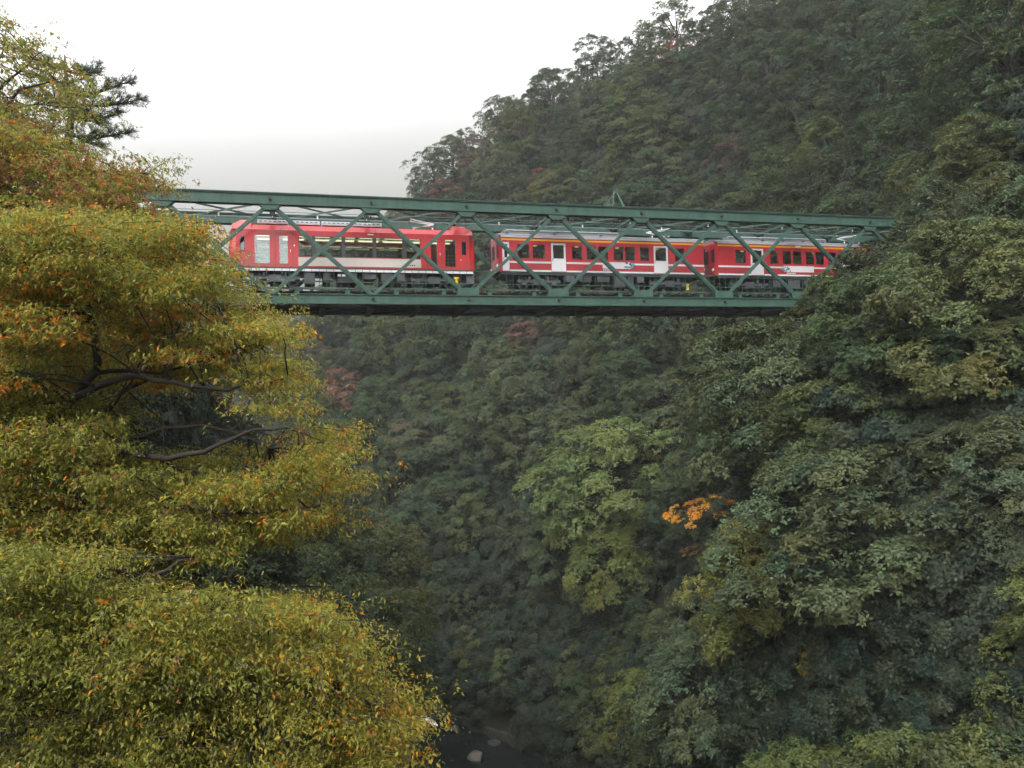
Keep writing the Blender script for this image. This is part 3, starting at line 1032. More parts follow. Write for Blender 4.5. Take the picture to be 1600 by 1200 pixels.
def crown_mesh(name, seed, R, Hc, nb, ns, nl, L0, layered=False, z0=2.2, open_=.0):
    """crown of boughs: each bough is a flattened dome of leaf rosettes"""
    rng = np.random.default_rng(seed)
    # bough centres spread over an uneven dome
    k = np.arange(nb) + .5
    ph = math.pi * (1 + 5 ** .5) * k + rng.normal(size=nb) * .35
    cz = 1 - 1.45 * k / nb                                  # from the top down past the equator
    cz = np.clip(cz + rng.normal(size=nb) * .08, -.5, 1)
    rr = np.sqrt(np.maximum(1 - cz ** 2, .02))
    lob = 1 + .22 * np.sin(2 * ph + seed) + .14 * np.sin(5 * ph + 2 * seed) + rng.normal(size=nb) * .09
    shell = rng.uniform(.62, 1.0, nb) * lob
    BC = np.stack([np.cos(ph) * rr * R * shell, np.sin(ph) * rr * R * shell, z0 + Hc * (.36 + .6 * cz * (.86 + .16 * shell))], 1)
    if layered:
        step = Hc / 6.5
        BC[:, 2] = np.round(BC[:, 2] / step) * step + rng.normal(size=nb) * .12
    br = R * rng.uniform(.20, .34, nb)
    fl = rng.uniform(.28, .42, nb) if layered else rng.uniform(.45, .7, nb)
    out = unit(BC - np.array([0, 0, z0 + Hc * .2]))
    S = nb * ns
    d = unit(rng.normal(size=(nb, ns, 3)) + np.array([0, 0, 1.0]) + out[:, None, :] * .9)
    rad = rng.uniform(.62, 1.0, (nb, ns, 1)) ** .5 * (1 + .25 * np.sin(d[..., :1] * 9 + seed) * np.cos(d[..., 1:2] * 8))
    P = BC[:, None, :] + d * rad * br[:, None, None] * np.stack([np.ones(nb), np.ones(nb), fl], 1)[:, None, :]
    P[..., 2] -= (np.linalg.norm(d[..., :2], axis=-1) ** 2) * br[:, None] * .22
    axis = unit(d * .7 + np.array([0, 0, .85]) + out[:, None, :] * .3)
    P, axis = P.reshape(-1, 3), axis.reshape(-1, 3)
    V, Q = rosettes(P, axis, nl, L0, rng)
    # colour: each bough, each twig and each leaf a little different
    tb = np.repeat(rng.normal(1, .12, (nb, 1)), ns * nl, 0)
    ts = np.repeat(rng.normal(1, .09, (S, 1)), nl, 0)
    tl = rng.normal(1, .10, (S * nl, 1))
    hue = np.repeat(rng.normal(0, .10, (nb, 1)), ns * nl, 0) + rng.normal(0, .06, (S * nl, 1))
    tint = np.clip(tb * ts * tl, .35, 1.9) * np.concatenate([1 + hue, np.ones_like(hue), 1 - hue], 1)
    me = np_mesh(name, V, Q, MT['leaf'], tint)
    # trunk with limbs to a share of the boughs
    tr = MB()
    sway = rng.normal(size=2) * .35
    top = np.array([sway[0], sway[1], z0 + Hc * .62])
    tp = [np.array([0, 0, -2.0]), np.array([0, 0, .4]), np.array([sway[0] * .3, sway[1] * .5, z0]), top]
    r0 = R * .06
    tr.tube(tp, [r0 * 1.3, r0, r0 * .75, r0 * .3], 8)
    for i in rng.choice(nb, min(nb, 16), replace=False):
        f = rng.uniform(.25, .9)
        a = tp[2] * (1 - f) + top * f
        b_ = BC[i]
        m_ = (a + b_) / 2 + np.array([0, 0, .3])
        tr.tube([a, m_, b_], [r0 * .38, r0 * .22, r0 * .06], 5)
    return me, tr.mesh(name + '_trunk', MT['barkdark'])

PROTO = {
    'round': [crown_mesh('broad_crown_a', 1, 4.2, 7.6, 58, 40, 11, .19), crown_mesh('broad_crown_b', 2, 4.0, 8.6, 66, 36, 11, .18), crown_mesh('broad_crown_c', 3, 4.6, 6.6, 50, 44, 11, .2)],
    'layer': [crown_mesh('layer_crown_a', 4, 4.6, 6.4, 56, 40, 11, .18, True), crown_mesh('layer_crown_b', 5, 4.4, 7.8, 64, 38, 11, .18, True)],
    'near': [crown_mesh('near_crown_a', 6, 4.3, 7.4, 80, 62, 9, .185), crown_mesh('near_crown_b', 7, 4.5, 6.8, 84, 60, 9, .19, True), crown_mesh('near_crown_c', 12, 4.2, 7.8, 80, 62, 9, .18)],
    'spray': [crown_mesh('spray_crown', 31, 3.6, 2.0, 18, 24, 8, .2, True, 8.2)],
    'shrub': [crown_mesh('shrub_crown_a', 8, 2.1, 2.7, 26, 32, 10, .16, False, .2), crown_mesh('shrub_crown_b', 9, 2.3, 2.4, 28, 32, 10, .16, True, .2)],
}
NAMES = {'spray': 'maple_tree', 'round': 'broadleaf_tree', 'layer': 'maple_tree', 'near': 'broadleaf_tree', 'shrub': 'shrub'}

PAL = {
    'dark green': (.043, .065, .026), 'blue green': (.046, .067, .029), 'olive green': (.067, .083, .026), 'grey green': (.056, .075, .034),
    'yellow green': (.110, .122, .030), 'light green': (.074, .102, .034), 'pale green': (.094, .134, .040), 'brownish': (.090, .080, .044), 'rust red': (.17, .062, .038),
    'dull red': (.115, .058, .044), 'golden': (.22, .14, .035), 'orange': (.55, .29, .03), 'russet': (.085, .064, .040),
}
TREES = []       # (kind, variant, base xyz, scale, rot, lean, colour name, special label or None)

def visible_ground(px, py, lift):
    """walk along a sight line until it is `lift` above the land"""
    r = ray(px, py)
    d = np.arange(18, 260, .5)
    x = r[0] * d
    z = CAMZ + r[2] * d
    hit = np.nonzero(z - ground(x, d) < lift)[0]
    if len(hit) == 0:
        return None
    i = hit[0]
    return float(x[i]), float(d[i])

def grad(x, y):
    e = 1.5
    return np.array([(ground(x + e, y) - ground(x - e, y)) / (2 * e), (ground(x, y + e) - ground(x, y - e)) / (2 * e)])

def in_bridge(x, y, rad, zc, hgt):
    """keep crowns off the deck corridor"""
    dx, dy = x - BORG.x, y - BORG.y
    lx = dx * math.cos(BA) + dy * math.sin(BA)
    ly = -dx * math.sin(BA) + dy * math.cos(BA)
    if X0 - 6 < lx < X1 - 2.5 and -1.2 - rad < ly < 6.3 + rad:
        return zc + hgt > BORG.z - 1.5
    return False

def put(kind, x, y, scale, col, label=None, var=None, zoff=0.0, lean=True):
    gz = float(ground(x, y))
    TREES.append(dict(kind=kind, var=random.randrange(len(PROTO[kind])) if var is None else var, x=x, y=y, z=gz - .6 * scale + zoff, s=scale,
                      rot=random.uniform(0, 6.28), g=grad(x, y) if lean else np.zeros(2), col=col, label=label))

HGT = {'spray': 10.2, 'round': 10.0, 'layer': 9.0, 'near': 9.6, 'shrub': 2.8}
RADK = {'spray': 3.0, 'round': 4.3, 'layer': 4.7, 'near': 4.5, 'shrub': 2.2}

# -- trees the photograph singles out: (px, py of the crown's middle, kind, scale, colour, label)
SPECIAL = [
    (972, 745, 'near', 1.75, 'pale green', 'large pale green tree with slanting layered crown in mid gorge'),
    (985, 875, 'near', 1.15, 'yellow green', 'yellow-green layered tree below the large pale green one'),
    (1225, 915, 'near', .95, 'yellow green', 'yellow-green tree below and right of the small orange tree'),
    (1115, 788, 'spray', .75, 'orange', 'small bright orange tree in mid gorge'),
    (1098, 856, 'spray', .36, 'golden', 'tiny golden sapling just below the small orange tree'),
    (700, 248, 'layer', .80, 'dull red', 'red-leaved maple at the left end of the misty ridge, against the sky'),
    (745, 258, 'layer', .62, 'golden', 'small golden-leaved maple beside the red one on the ridge'),
    (1062, 85, 'layer', .70, 'rust red', 'rust-coloured tree high on the ridge near the skyline'),
    (850, 290, 'layer', .60, 'rust red', 'small rust-tinged maple just above the bridge\'s top chord'),
    (825, 525, 'layer', .7, 'dull red', 'dull red tree right under the middle of the bridge deck'),
    (635, 605, 'layer', .50, 'russet', 'small russet tree on the far slope below the leading car'),
    (545, 620, 'layer', .95, 'dull red', 'dim reddish-brown tree on the far slope beside the yellow cherry'),
    (640, 680, 'layer', .85, 'brownish', 'brownish tree low on the far slope right of the yellow cherry'),
    (1150, 250, 'round', .75, 'russet', 'dull russet tree above the middle coach\'s right end'),
    (1440, 280, 'round', .62, 'yellow green', 'small bright yellow-green tree above the bridge\'s right end'),
    (1545, 480, 'near', 1.05, 'olive green', 'broad olive green tree at the right edge, level with the deck'),
    (1020, 1120, 'near', .75, 'yellow green', 'yellow-green tree at the bottom edge beside the dark river wall'),
    (1430, 1165, 'shrub', 1.35, 'light green', 'bright green bush at the bottom edge on the right'),
    (1385, 1190, 'shrub', 1.2, 'brownish', 'brown withered bush at the bottom edge on the right'),
    (1545, 280, 'near', 1.0, 'olive green', 'tall olive tree at the right edge above the bridge level'),
    (610, 850, 'layer', .85, 'light green', 'pale green layered tree low in the gorge beside the cherry'),
    (600, 930, 'layer', .75, 'light green', 'pale green layered tree lowest beside the cherry'),
]
SPOT = {}
for px, py, kind, sc, col, lab in SPECIAL:
    lift = HGT[kind] * sc * .55 if kind != 'spray' else 9.2 * sc
    h = visible_ground(px, py, lift)
    if h is None:
        h = visible_ground(px, py + 60, lift)
    if h is None:
        print('no ground for', lab)
        continue
    put(kind, h[0], h[1], sc, col, lab, 1 if col == 'pale green' else None)
    SPOT[lab] = h[1]
    print('special', lab, [round(v, 1) for v in h])

# trees standing in front of the bridge's right end, and others whose place along the sight line is known: (px, py, depth, ...)
STANDING = [
    (1505, 640, 40, 'near', .85, 'dark green', 'dark green tree at the right edge below deck level'),
    (1580, 760, 36, 'near', .8, 'grey green', 'grey-green tree touching the right edge halfway down'),
    (1335, 512, 50.5, 'near', .75, 'olive green', 'olive tree covering the bottom chord at the bridge\'s right end'),
    (1374, 458, 49, 'near', .80, 'grey green', 'grey-green tree standing before the last coach\'s far end'),
    (1495, 400, 51, 'near', .80, 'grey green', 'grey-green tree hiding the right end of the top chord'),
    (1575, 330, 54, 'near', .80, 'olive green', 'olive tree rising higher than the top chord right of the bridge'),
    (1225, 610, 51, 'near', .82, 'grey green', 'grey-green tree just below the bridge\'s right end'),
    (1385, 555, 44, 'near', .85, 'dark green', 'dark green tree below the olive one at the bridge\'s right end'),
    (1490, 478, 45, 'near', .9, 'light green', 'light green tree right of the bridge at deck level'),
]
for px, py, dd, kind, sc, col, lab in STANDING:
    c = at(px, py, dd)
    gz = float(ground(c[0], c[1]))
    need = (c[2] - gz + .5) / (5.6 if kind != 'spray' else 2.9)
    put(kind, c[0], c[1], min(max(sc, need * .9), 1.45) if kind != 'spray' else sc, col, lab, 1 if col == 'pale green' else None)
    t = TREES[-1]
    t['zs'] = min(max(need / t['s'], .85), 1.3 if kind != 'spray' else 9)
    print('standing', lab, round(gz, 1), round(need, 2))

SPACE = .93
def far_enough(x, y, z, rad):
    for t in TREES:
        q = .74 * (rad + RADK[t['kind']] * t['s'] * .95)
        if (t['x'] - x) ** 2 + (t['y'] - y) ** 2 + (t['z'] - z) ** 2 < (q * SPACE) ** 2:
            return False
    return True

KEEP_CLEAR = [(1115, 788, 42, 16, SPOT['small bright orange tree in mid gorge'] + 4), (1098, 856, 20, 8, SPOT['tiny golden sapling just below the small orange tree'] + 2), (950, 745, 70, 60, SPOT['large pale green tree with slanting layered crown in mid gorge'] + 3), (985, 875, 40, 30, SPOT['yellow-green layered tree below the large pale green one'] + 3)]
# -- the rest of the wood, sown over the slopes that can be seen
rnd = random.Random(21)
_y = np.array([rnd.uniform(20, 68) for _ in range(5000)] + [rnd.uniform(20, 215) for _ in range(11000)])
_x = np.array([rnd.uniform(-.75 * v - 8, .72 * v + 8) for v in _y])
_d, _sg = river_sd(_x, _y)
_gz = ground(_x, _y)
for x, y, d_, sg, gz in zip(_x.tolist(), _y.tolist(), _d, _sg, _gz.tolist()):
    s_ = float(d_) - HALF
    if s_ < 2.0 or gz > 175:
        continue
    right = float(sg) > 0
    low = s_ < (5 if y < 60 else 8)
    if not right and y < 40 and x > -16:
        continue
    if low:
        kind, sc = ('shrub', rnd.uniform(.8, 1.5)) if rnd.random() < .6 else ('round', rnd.uniform(.42, .62))
    else:
        dist = math.hypot(x, y)
        kind = 'near' if dist < 66 else rnd.choice(['round', 'round', 'layer'])
        sc = rnd.uniform(.78, 1.28)
    rad = RADK[kind] * sc
    top = HGT[kind] * sc
    if in_bridge(x, y, rad, gz, top):
        continue
    p = proj((x, y, gz + top * .6))[0]
    q = rad / p[2] * F
    if p[0] < -q - 40 or p[0] > 1600 + q + 40 or p[1] < -q - 60 or p[1] > 1200 + q + 80:
        continue
    if p[2] < 112 and p[0] + q > 630 and p[0] - q < 850 and p[1] + q * .8 > 1105 + max(0, p[0] - 660) * .35:      # keep the river in view
        continue
    if p[2] < 58 and p[0] > 1000 and p[1] - q * 1.1 < 500 and p[1] + q > 290 and p[0] - q * 1.0 < 1365 - (min(max(p[1], 345), 500) - 345) * 1.08:
        continue                                        # nearer trees leave the bridge's right end in view
    if any(abs(p[0] - a) < q + u_ and abs(p[1] - b_) < q * 1.1 + v_ and p[2] < c_ for a, b_, u_, v_, c_ in KEEP_CLEAR):
        continue                                        # and these small bright trees
    if not far_enough(x, y, gz - .5, rad):
        continue
    nv = float(noise2(x / 18 + 40, y / 18, 33)) + rnd.gauss(0, .35)
    if right:
        col = 'olive green' if nv > .55 else 'grey green' if nv > .1 else 'dark green' if nv > -.35 else 'blue green'
        if rnd.random() < .03:
            col = rnd.choice(['brownish', 'olive green', 'light green'])
        if rnd.random() < .006:
            col = 'russet'
    else:
        col = rnd.choice(['dark green', 'blue green', 'grey green', 'olive green', 'olive green'])
    put(kind, x, y, sc, col)

# -- drop those wholly hidden behind nearer crowns (coarse depth buffer of crown discs)
GRD = 8
buf = np.full((1200 // GRD, 1600 // GRD), -1, int)
YY, XX = np.mgrid[0:1200 // GRD, 0:1600 // GRD] * GRD + GRD / 2
# the near cherry mass hides what is behind it
CH_POLY = [(-60, 325), (90, 330), (330, 350), (375, 440), (385, 480), (495, 505), (490, 600), (545, 650), (590, 745), (560, 835), (470, 880), (470, 930), (560, 1000), (640, 1080), (640, 1260), (-60, 1260)]
def inside(px, py, poly):
    c = np.zeros(np.shape(px), bool)
    j = len(poly) - 1
    for i in range(len(poly)):
        xi, yi = poly[i]
        xj, yj = poly[j]
        m_ = ((yi > py) != (yj > py)) & (px < (xj - xi) * (py - yi) / ((yj - yi) or 1e-9) + xi)
        c ^= m_
        j = i
    return c
block = inside(XX, YY, [(-60, 330), (280, 350), (330, 480), (440, 540), (440, 620), (500, 700), (500, 800), (420, 860), (420, 940), (520, 1020), (590, 1090), (590, 1260), (-60, 1260)])
order = []
for i, t in enumerate(TREES):
    c = proj((t['x'], t['y'], t['z'] + HGT[t['kind']] * t['s'] * .55))[0]
    t['p'] = c
    order.append((c[2], i))
seen = {}
for dep, i in sorted(order):
    t = TREES[i]
    rx = RADK[t['kind']] * t['s'] / dep * F * .92
    ry = HGT[t['kind']] * t['s'] * .46 / dep * F
    m_ = (((XX - t['p'][0]) / rx) ** 2 + ((YY - t['p'][1]) / ry) ** 2 < 1) & (buf < 0) & ~block
    seen[i] = int(m_.sum())
    inner = (((XX - t['p'][0]) / rx) ** 2 + ((YY - t['p'][1]) / ry) ** 2 < .62) & (buf < 0) & ~block
    buf[inner] = i
TREES = [t for i, t in enumerate(TREES) if t['label'] or seen[i] > 3]

# -- words that single each tree out
def col_word(px):
    for lim, wd in ((355, 'the bridge\'s left end'), (550, 'the leading car\'s front half'), (755, 'the leading car\'s rear half'), (925, 'the middle coach\'s left half'),
                    (1105, 'the middle coach\'s right half'), (1240, 'the last coach'), (1370, 'the bridge\'s right end'), (1490, 'the land beyond the bridge')):
        if px < lim:
            return wd
    return 'the right picture edge'
def row_word(py):
    for lim, wd in ((95, 'highest above'), (190, 'high above'), (320, 'just above'), (470, 'level with'), (590, 'close under'), (720, 'somewhat below'), (850, 'well below'), (990, 'far below')):
        if py < lim:
            return wd
    return 'lowest below'
by = {}
for t in TREES:
    if t['label'] is None:
        nm = {'spray': 'maple', 'round': 'broadleaf tree', 'near': 'broadleaf tree', 'layer': 'layered tree', 'shrub': 'shrub'}[t['kind']]
        lab = f"{t['col']} {nm} {row_word(t['p'][1])} {col_word(t['p'][0])}"
        by.setdefault(lab, []).append(t)
NUM = ['', 'one', 'two', 'three', 'four', 'five', 'six', 'seven', 'eight', 'nine', 'ten', 'eleven', 'twelve']
ORD = ['', 'first', 'second', 'third', 'fourth', 'fifth', 'sixth', 'seventh', 'eighth', 'ninth', 'tenth', 'eleventh', 'twelfth']
for lab, ts in by.items():
    if len(ts) == 1:
        ts[0]['label'] = lab
        continue
    ts.sort(key=lambda q: q['p'][0])
    for i, t in enumerate(ts):
        o_ = 'left' if (len(ts) == 2 and i == 0) else 'right' if len(ts) == 2 else ORD[min(i + 1, 12)]
        t['label'] = f"{lab}, {o_} of {NUM[min(len(ts), 12)]}" + ('' if len(ts) == 2 else ' from left')

def plant(t):
    me, tm = PROTO[t['kind']][t['var']]
    nm = NAMES[t['kind']]
    root = thing(nm, t['label'], 'shrub' if t['kind'] == 'shrub' else 'tree', (t['x'], t['y'], t['z']), 0,
                 'shrubs on the gorge wall' if t['kind'] == 'shrub' else 'trees of the wooded gorge sides')
    gx, gy = t['g']
    gl = math.hypot(gx, gy)
    ang = min(.24, gl * .12)
    axis = Vector((-gy, gx, 0)).normalized() if gl > 1e-3 else Vector((1, 0, 0))      # lean out, downhill
    rot = Matrix.Rotation(-ang, 4, axis) @ Matrix.Rotation(t['rot'], 4, 'Z')
    root.rotation_euler = rot.to_euler()
    k = t['s']
    root.scale = (k * random.uniform(.93, 1.07), k * random.uniform(.93, 1.07), k * random.uniform(.9, 1.1) * t.get('zs', 1))
    c = link('crown', me, root)
    tag(c, None, kind='stuff')
    base = PAL[t['col']]
    j = random.uniform(.82, 1.2)
    c.color = (base[0] * j * random.uniform(.9, 1.1), base[1] * j, base[2] * j * random.uniform(.9, 1.12), 1)
    link('stem' if t['kind'] == 'shrub' else 'trunk', tm, root)
for t in TREES:
    plant(t)
from collections import Counter
print('TREES', len(TREES), Counter(t['kind'] for t in TREES))

# -- undergrowth between the trunks: low leafy clumps nobody could count, instanced on points
rng = np.random.default_rng(77)
n_ = 26000
y = rng.uniform(22, 200, n_)
x = rng.uniform(-.74, .74, n_) * y
d_, sg = river_sd(x, y)
z = ground(x, y)
e = 1.0
gx = (ground(x + e, y) - ground(x - e, y)) / 2
gy = (ground(x, y + e) - ground(x, y - e)) / 2
steep = np.sqrt(1 + gx ** 2 + gy ** 2)
keep = (d_ - HALF > 1.2) & ~((sg < 0) & (y > 65) & (d_ < HALF + 9)) & (rng.random(n_) < np.clip(steep * .12, .05, .6)) & (z < 150)
keep &= ~((sg < 0) & (y < 30))
pp = proj(np.stack([x, y, z + 1], 1))
keep &= (pp[:, 1] < 1260) & (pp[:, 1] > -60)
P = np.stack([x, y, z - .3], 1)[keep]
pm = bpy.data.meshes.new('undergrowth')
pm.vertices.add(len(P))
pm.vertices.foreach_set('co', P.astype(np.float32).ravel())
nrm = unit(np.stack([-gx, -gy, np.full_like(gx, 1.6)], 1))[keep]
a_ = pm.attributes.new('up', 'FLOAT_VECTOR', 'POINT')
a_.data.foreach_set('vector', nrm.astype(np.float32).ravel())
u_ = link('undergrowth', pm)
u_.color = (.026, .038, .021, 1)
tag(u_, 'dense low undergrowth covering the gorge slopes between the trees', 'undergrowth', kind='stuff')
proto_c = bpy.data.collections.new('undergrowth_clumps')
for me, tm in PROTO['shrub']:
    po = bpy.data.objects.new('undergrowth_clump', me)
    po.color = u_.color
    proto_c.objects.link(po)
ng = bpy.data.node_groups.new('undergrowth_scatter', 'GeometryNodeTree')
ng.interface.new_socket('Geometry', in_out='INPUT', socket_type='NodeSocketGeometry')
ng.interface.new_socket('Geometry', in_out='OUTPUT', socket_type='NodeSocketGeometry')
N_ = ng.nodes
gi, go = N_.new('NodeGroupInput'), N_.new('NodeGroupOutput')
ci = N_.new('GeometryNodeCollectionInfo')
ci.inputs['Collection'].default_value = proto_c
ci.inputs['Separate Children'].default_value = True
ci.inputs['Reset Children'].default_value = True
ip = N_.new('GeometryNodeInstanceOnPoints')
ip.inputs['Pick Instance'].default_value = True
na = N_.new('GeometryNodeInputNamedAttribute')
na.data_type = 'FLOAT_VECTOR'
na.inputs['Name'].default_value = 'up'
al = N_.new('FunctionNodeAlignRotationToVector')
al.axis = 'Z'
rs = N_.new('FunctionNodeRandomValue')
rs.data_type = 'FLOAT'
rs.inputs[2].default_value = .4
rs.inputs[3].default_value = 1.6
rz = N_.new('FunctionNodeRandomValue')
rz.data_type = 'FLOAT_VECTOR'
rz.inputs[0].default_value = (0, 0, 0)
rz.inputs[1].default_value = (0, 0, 6.28)
ri = N_.new('GeometryNodeRotateInstances')
K = ng.links.new
K(gi.outputs[0], ip.inputs['Points'])
K(ci.outputs[0], ip.inputs['Instance'])
K(na.outputs['Attribute'], al.inputs['Vector'])
K(al.outputs[0], ip.inputs['Rotation'])
K(rs.outputs[1], ip.inputs['Scale'])
K(ip.outputs[0], ri.inputs['Instances'])
K(rz.outputs[0], ri.inputs['Rotation'])
K(ri.outputs[0], go.inputs[0])
md = u_.modifiers.new('scatter', 'NODES')
md.node_group = ng
print('UNDERGROWTH', len(P))
# -- the far wood up the valley on the left, one mass in the mist
n_ = 5200
y = rng.uniform(150, 460, n_)
x = rng.uniform(-.72, -.02, n_) * y
d_, sg = river_sd(x, y)
keep = (d_ > HALF + 3) & (np.hypot(x, y) > 190) & (rng.random(n_) < .5)
P = np.stack([x, y, ground(x, y) - .5], 1)[keep]
pm = bpy.data.meshes.new('far_wood')
pm.vertices.add(len(P))
pm.vertices.foreach_set('co', P.astype(np.float32).ravel())
a_ = pm.attributes.new('up', 'FLOAT_VECTOR', 'POINT')
a_.data.foreach_set('vector', np.tile(np.array([0, 0, 1], np.float32), (len(P), 1)).ravel())
fw = link('far_wood', pm)
fw.color = (.05, .062, .036, 1)
tag(fw, 'far wood up the misty valley behind the left end of the bridge', 'wood', kind='stuff')
proto_f = bpy.data.collections.new('far_wood_crowns')
for me, tm in PROTO['round']:
    po = bpy.data.objects.new('far_wood_crown', me)
    po.color = (.045, .058, .034, 1)
    proto_f.objects.link(po)
ng2 = ng.copy()
for nd in ng2.nodes:
    if nd.bl_idname == 'GeometryNodeCollectionInfo':
        nd.inputs['Collection'].default_value = proto_f
md = fw.modifiers.new('scatter', 'NODES')
md.node_group = ng2
print('FARWOOD', len(P))

# ------------------------------------------------------------------ the near cherry trees on the left bank
CHCOL = {'g': (.228, .238, .046), 'y': (.335, .280, .048), 'o': (.52, .200, .020), 'r': (.30, .115, .050), 'd': (.165, .190, .040)}

def cherry_tree(name, label, seed, boughs, limbs, trunk, mixf, leafL=.095, twigs=15, per=17, group=None):
    """boughs: rows of (x, y, z, radius, outward dir x, y); limbs: lists of points; mixf(px, py, rng) -> colour weights"""
    rng = np.random.default_rng(seed)
    base_pt = trunk[0]
    root = thing(name, label, 'tree', tuple(base_pt), 0, group)
    o3 = np.array(base_pt)
    B = np.array([b[:4] for b in boughs])
    O = np.array([[b[4], b[5], b[6]] for b in boughs])
    nb = len(B)
    pj = proj(B[:, :3])
    T, D, NR, TN = [], [], [], []
    tw = MB()
    for i in range(nb):
        c, r = B[i, :3], B[i, 3]
        wts = np.array(mixf(pj[i, 0], pj[i, 1], rng), float)
        wts = np.maximum(wts, 0)
        wts /= wts.sum()
        keys = 'gyord'
        for k in range(twigs):
            a = rng.uniform(0, 6.283)
            h = np.array([math.cos(a), math.sin(a), rng.normal(.06, .24)])
            d0 = unit(h + O[i] * .55)
            st = c + rng.normal(size=3) * r * np.array([.62, .62, .11])
            ln = r * (rng.uniform(.35, .75) if k % 3 else rng.uniform(.8, 1.5))
            tt = np.sort(rng.random(per))[:, None]
            pts = st + d0 * ln * tt + np.array([0, 0, -1]) * (tt ** 2) * ln * rng.uniform(.10, .5)
            if k % 4 == 0:
                tw.tube([pts[0], pts[per // 2], pts[-1]], [.005, .0035, .002], 3, cap=False)
            tang = np.tile(d0, (per, 1))
            pts = pts + rng.normal(size=(per, 3)) * (.035 if k % 4 else .018)
            sd = unit(rng.normal(size=(per, 3)) * np.array([1, 1, .35]))
            ld = unit(sd * rng.uniform(.4, 1, (per, 1)) + tang * rng.uniform(.1, .6, (per, 1)) + np.array([0, 0, -1]) * rng.uniform(.1, .9, (per, 1)))
            up = unit(np.array([0, 0, 1.0]) + rng.normal(size=(per, 3)) * .45)
            nr = unit(up - ld * (up * ld).sum(1, keepdims=True))
            ci = keys[rng.choice(5, p=wts)]
            col = np.array(CHCOL[ci])
            cc = np.tile(col, (per, 1))
            flip = rng.random(per) < .28
            for j in np.nonzero(flip)[0]:
                cc[j] = CHCOL[keys[rng.choice(5, p=wts)]]
            cc = cc * np.clip(rng.normal(1, .2, (per, 1)), .5, 1.7)
            T.append(pts)
            D.append(ld)
            NR.append(nr)
            TN.append(cc)
    T, D, NR, TN = map(np.concatenate, (T, D, NR, TN))
    L = leafL * rng.uniform(.7, 1.25, len(T))
    V, Q = leaf_quads(T, D, NR, L, L * rng.uniform(.30, .42, len(T)))
    tn = TN
    cr = link('crown', np_mesh('cherry_crown', V - o3, Q, MT['cherry'], tn), root)
    tag(cr, None, kind='stuff')
    tb = MB()
    tb.tube([np.array(p) - o3 for p in trunk], list(np.linspace(.24, .12, len(trunk))), 10)
    tb.build('trunk', MT['bark'], root, smooth=True)
    lp = []
    for pts, ra, rb in limbs:
        # small bends make the limb look grown
        pp = [np.array(pts[0])]
        for a, b_ in zip(pts[:-1], pts[1:]):
            a, b_ = np.array(a), np.array(b_)
            ln = np.linalg.norm(b_ - a)
            pp.append((a + b_) / 2 + rng.normal(size=3) * ln * .04)
            pp.append(b_)
        MB().tube([p - o3 for p in pp], list(np.linspace(ra, rb, len(pp))), 7).build('limb', MT['bark'], root, smooth=True)
        for a, b_ in zip(pp[:-1], pp[1:]):
            for q in np.linspace(0, 1, 6):
                lp.append(a * (1 - q) + b_ * q)
    for p in trunk[1:]:
        lp.append(np.array(p))
    lp = np.array(lp)
    bm_ = MB()
    for i in range(nb):
        d = np.linalg.norm(lp - B[i, :3], axis=1)
        a = lp[d.argmin()]
        c = B[i, :3]
        if d.min() < 3.2:
            m1 = a * .6 + c * .4 + rng.normal(size=3) * .07 + np.array([0, 0, .08])
            m2 = a * .25 + c * .75 + rng.normal(size=3) * .05 + np.array([0, 0, .06])
            bm_.tube([a - o3, m1 - o3, m2 - o3, c - o3], [.014, .011, .008, .004], 4, cap=False)
    k0 = len(bm_.v)
    tw.v = [tuple(np.array(p) - o3) for p in tw.v]
    bm_.add(tw.v, tw.f)
    br = bm_.build('twigs', MT['bark'], root)
    tag(br, None, kind='stuff')
    return root

def boughs_in(poly, n, dr, rr, src, seed, holes=(), front=()):
    """bough centres spread through the crown's volume; src = the point the branches grow from"""
    rng = np.random.default_rng(seed)
    P = np.array(poly)
    out_, guard = [], 0
    pix = []
    while len(out_) < n and guard < 40000:
        guard += 1
        px, py = rng.uniform(P[:, 0].min(), P[:, 0].max()), rng.uniform(P[:, 1].min(), P[:, 1].max())
        if not inside(np.array(px), np.array(py), poly):
            continue
        if any(((px - h[0]) / h[2]) ** 2 + ((py - h[1]) / h[3]) ** 2 < 1 for h in holes):
            continue
        if pix and min((px - q[0]) ** 2 + ((py - q[1]) * 1.5) ** 2 for q in pix[-80:]) < 16 ** 2:
            continue
        if float(noise2(px / 46 + seed, py / 30, 71, 3)) < -.08 and rng.random() < .85:
            continue                                    # thin places between the boughs
        pix.append((px, py))
        px, py = px + rng.normal(0, 9), py + rng.normal(0, 7)
        d = rng.uniform(*dr)
        if any(((px - h[0]) / h[2]) ** 2 + ((py - h[1]) / h[3]) ** 2 < 1 for h in front):
            d = rng.uniform(dr[1] - .6, dr[1] + .8)         # only boughs behind the bare limbs here
        c = at(px, py, d)
        o = unit(c - src) * np.array([1, 1, .25])
        out_.append((*c, rng.uniform(*rr), *o))
    return out_

def mix_main(px, py, rng):
    """greener inside, yellow on the outer fringe, scattered orange sprays"""
    n = float(noise2(px / 85, py / 85, 51)) + rng.normal(0, .25)
    edge = np.clip((px - (300 + .22 * (py - 400))) / 160, 0, 1)
    o = .03 + (.32 if n > .65 else 0) + .07 * edge
    if 330 < py < 560 and px < 330:
        o += .05
    if 460 < py < 610 and px < 340 and n > .05:
        o += .22
    return (.66 - .22 * edge - .2 * n, .26 + .34 * edge + .2 * n, o, .03 + (.1 if n > .75 else 0), .18 - .12 * edge)

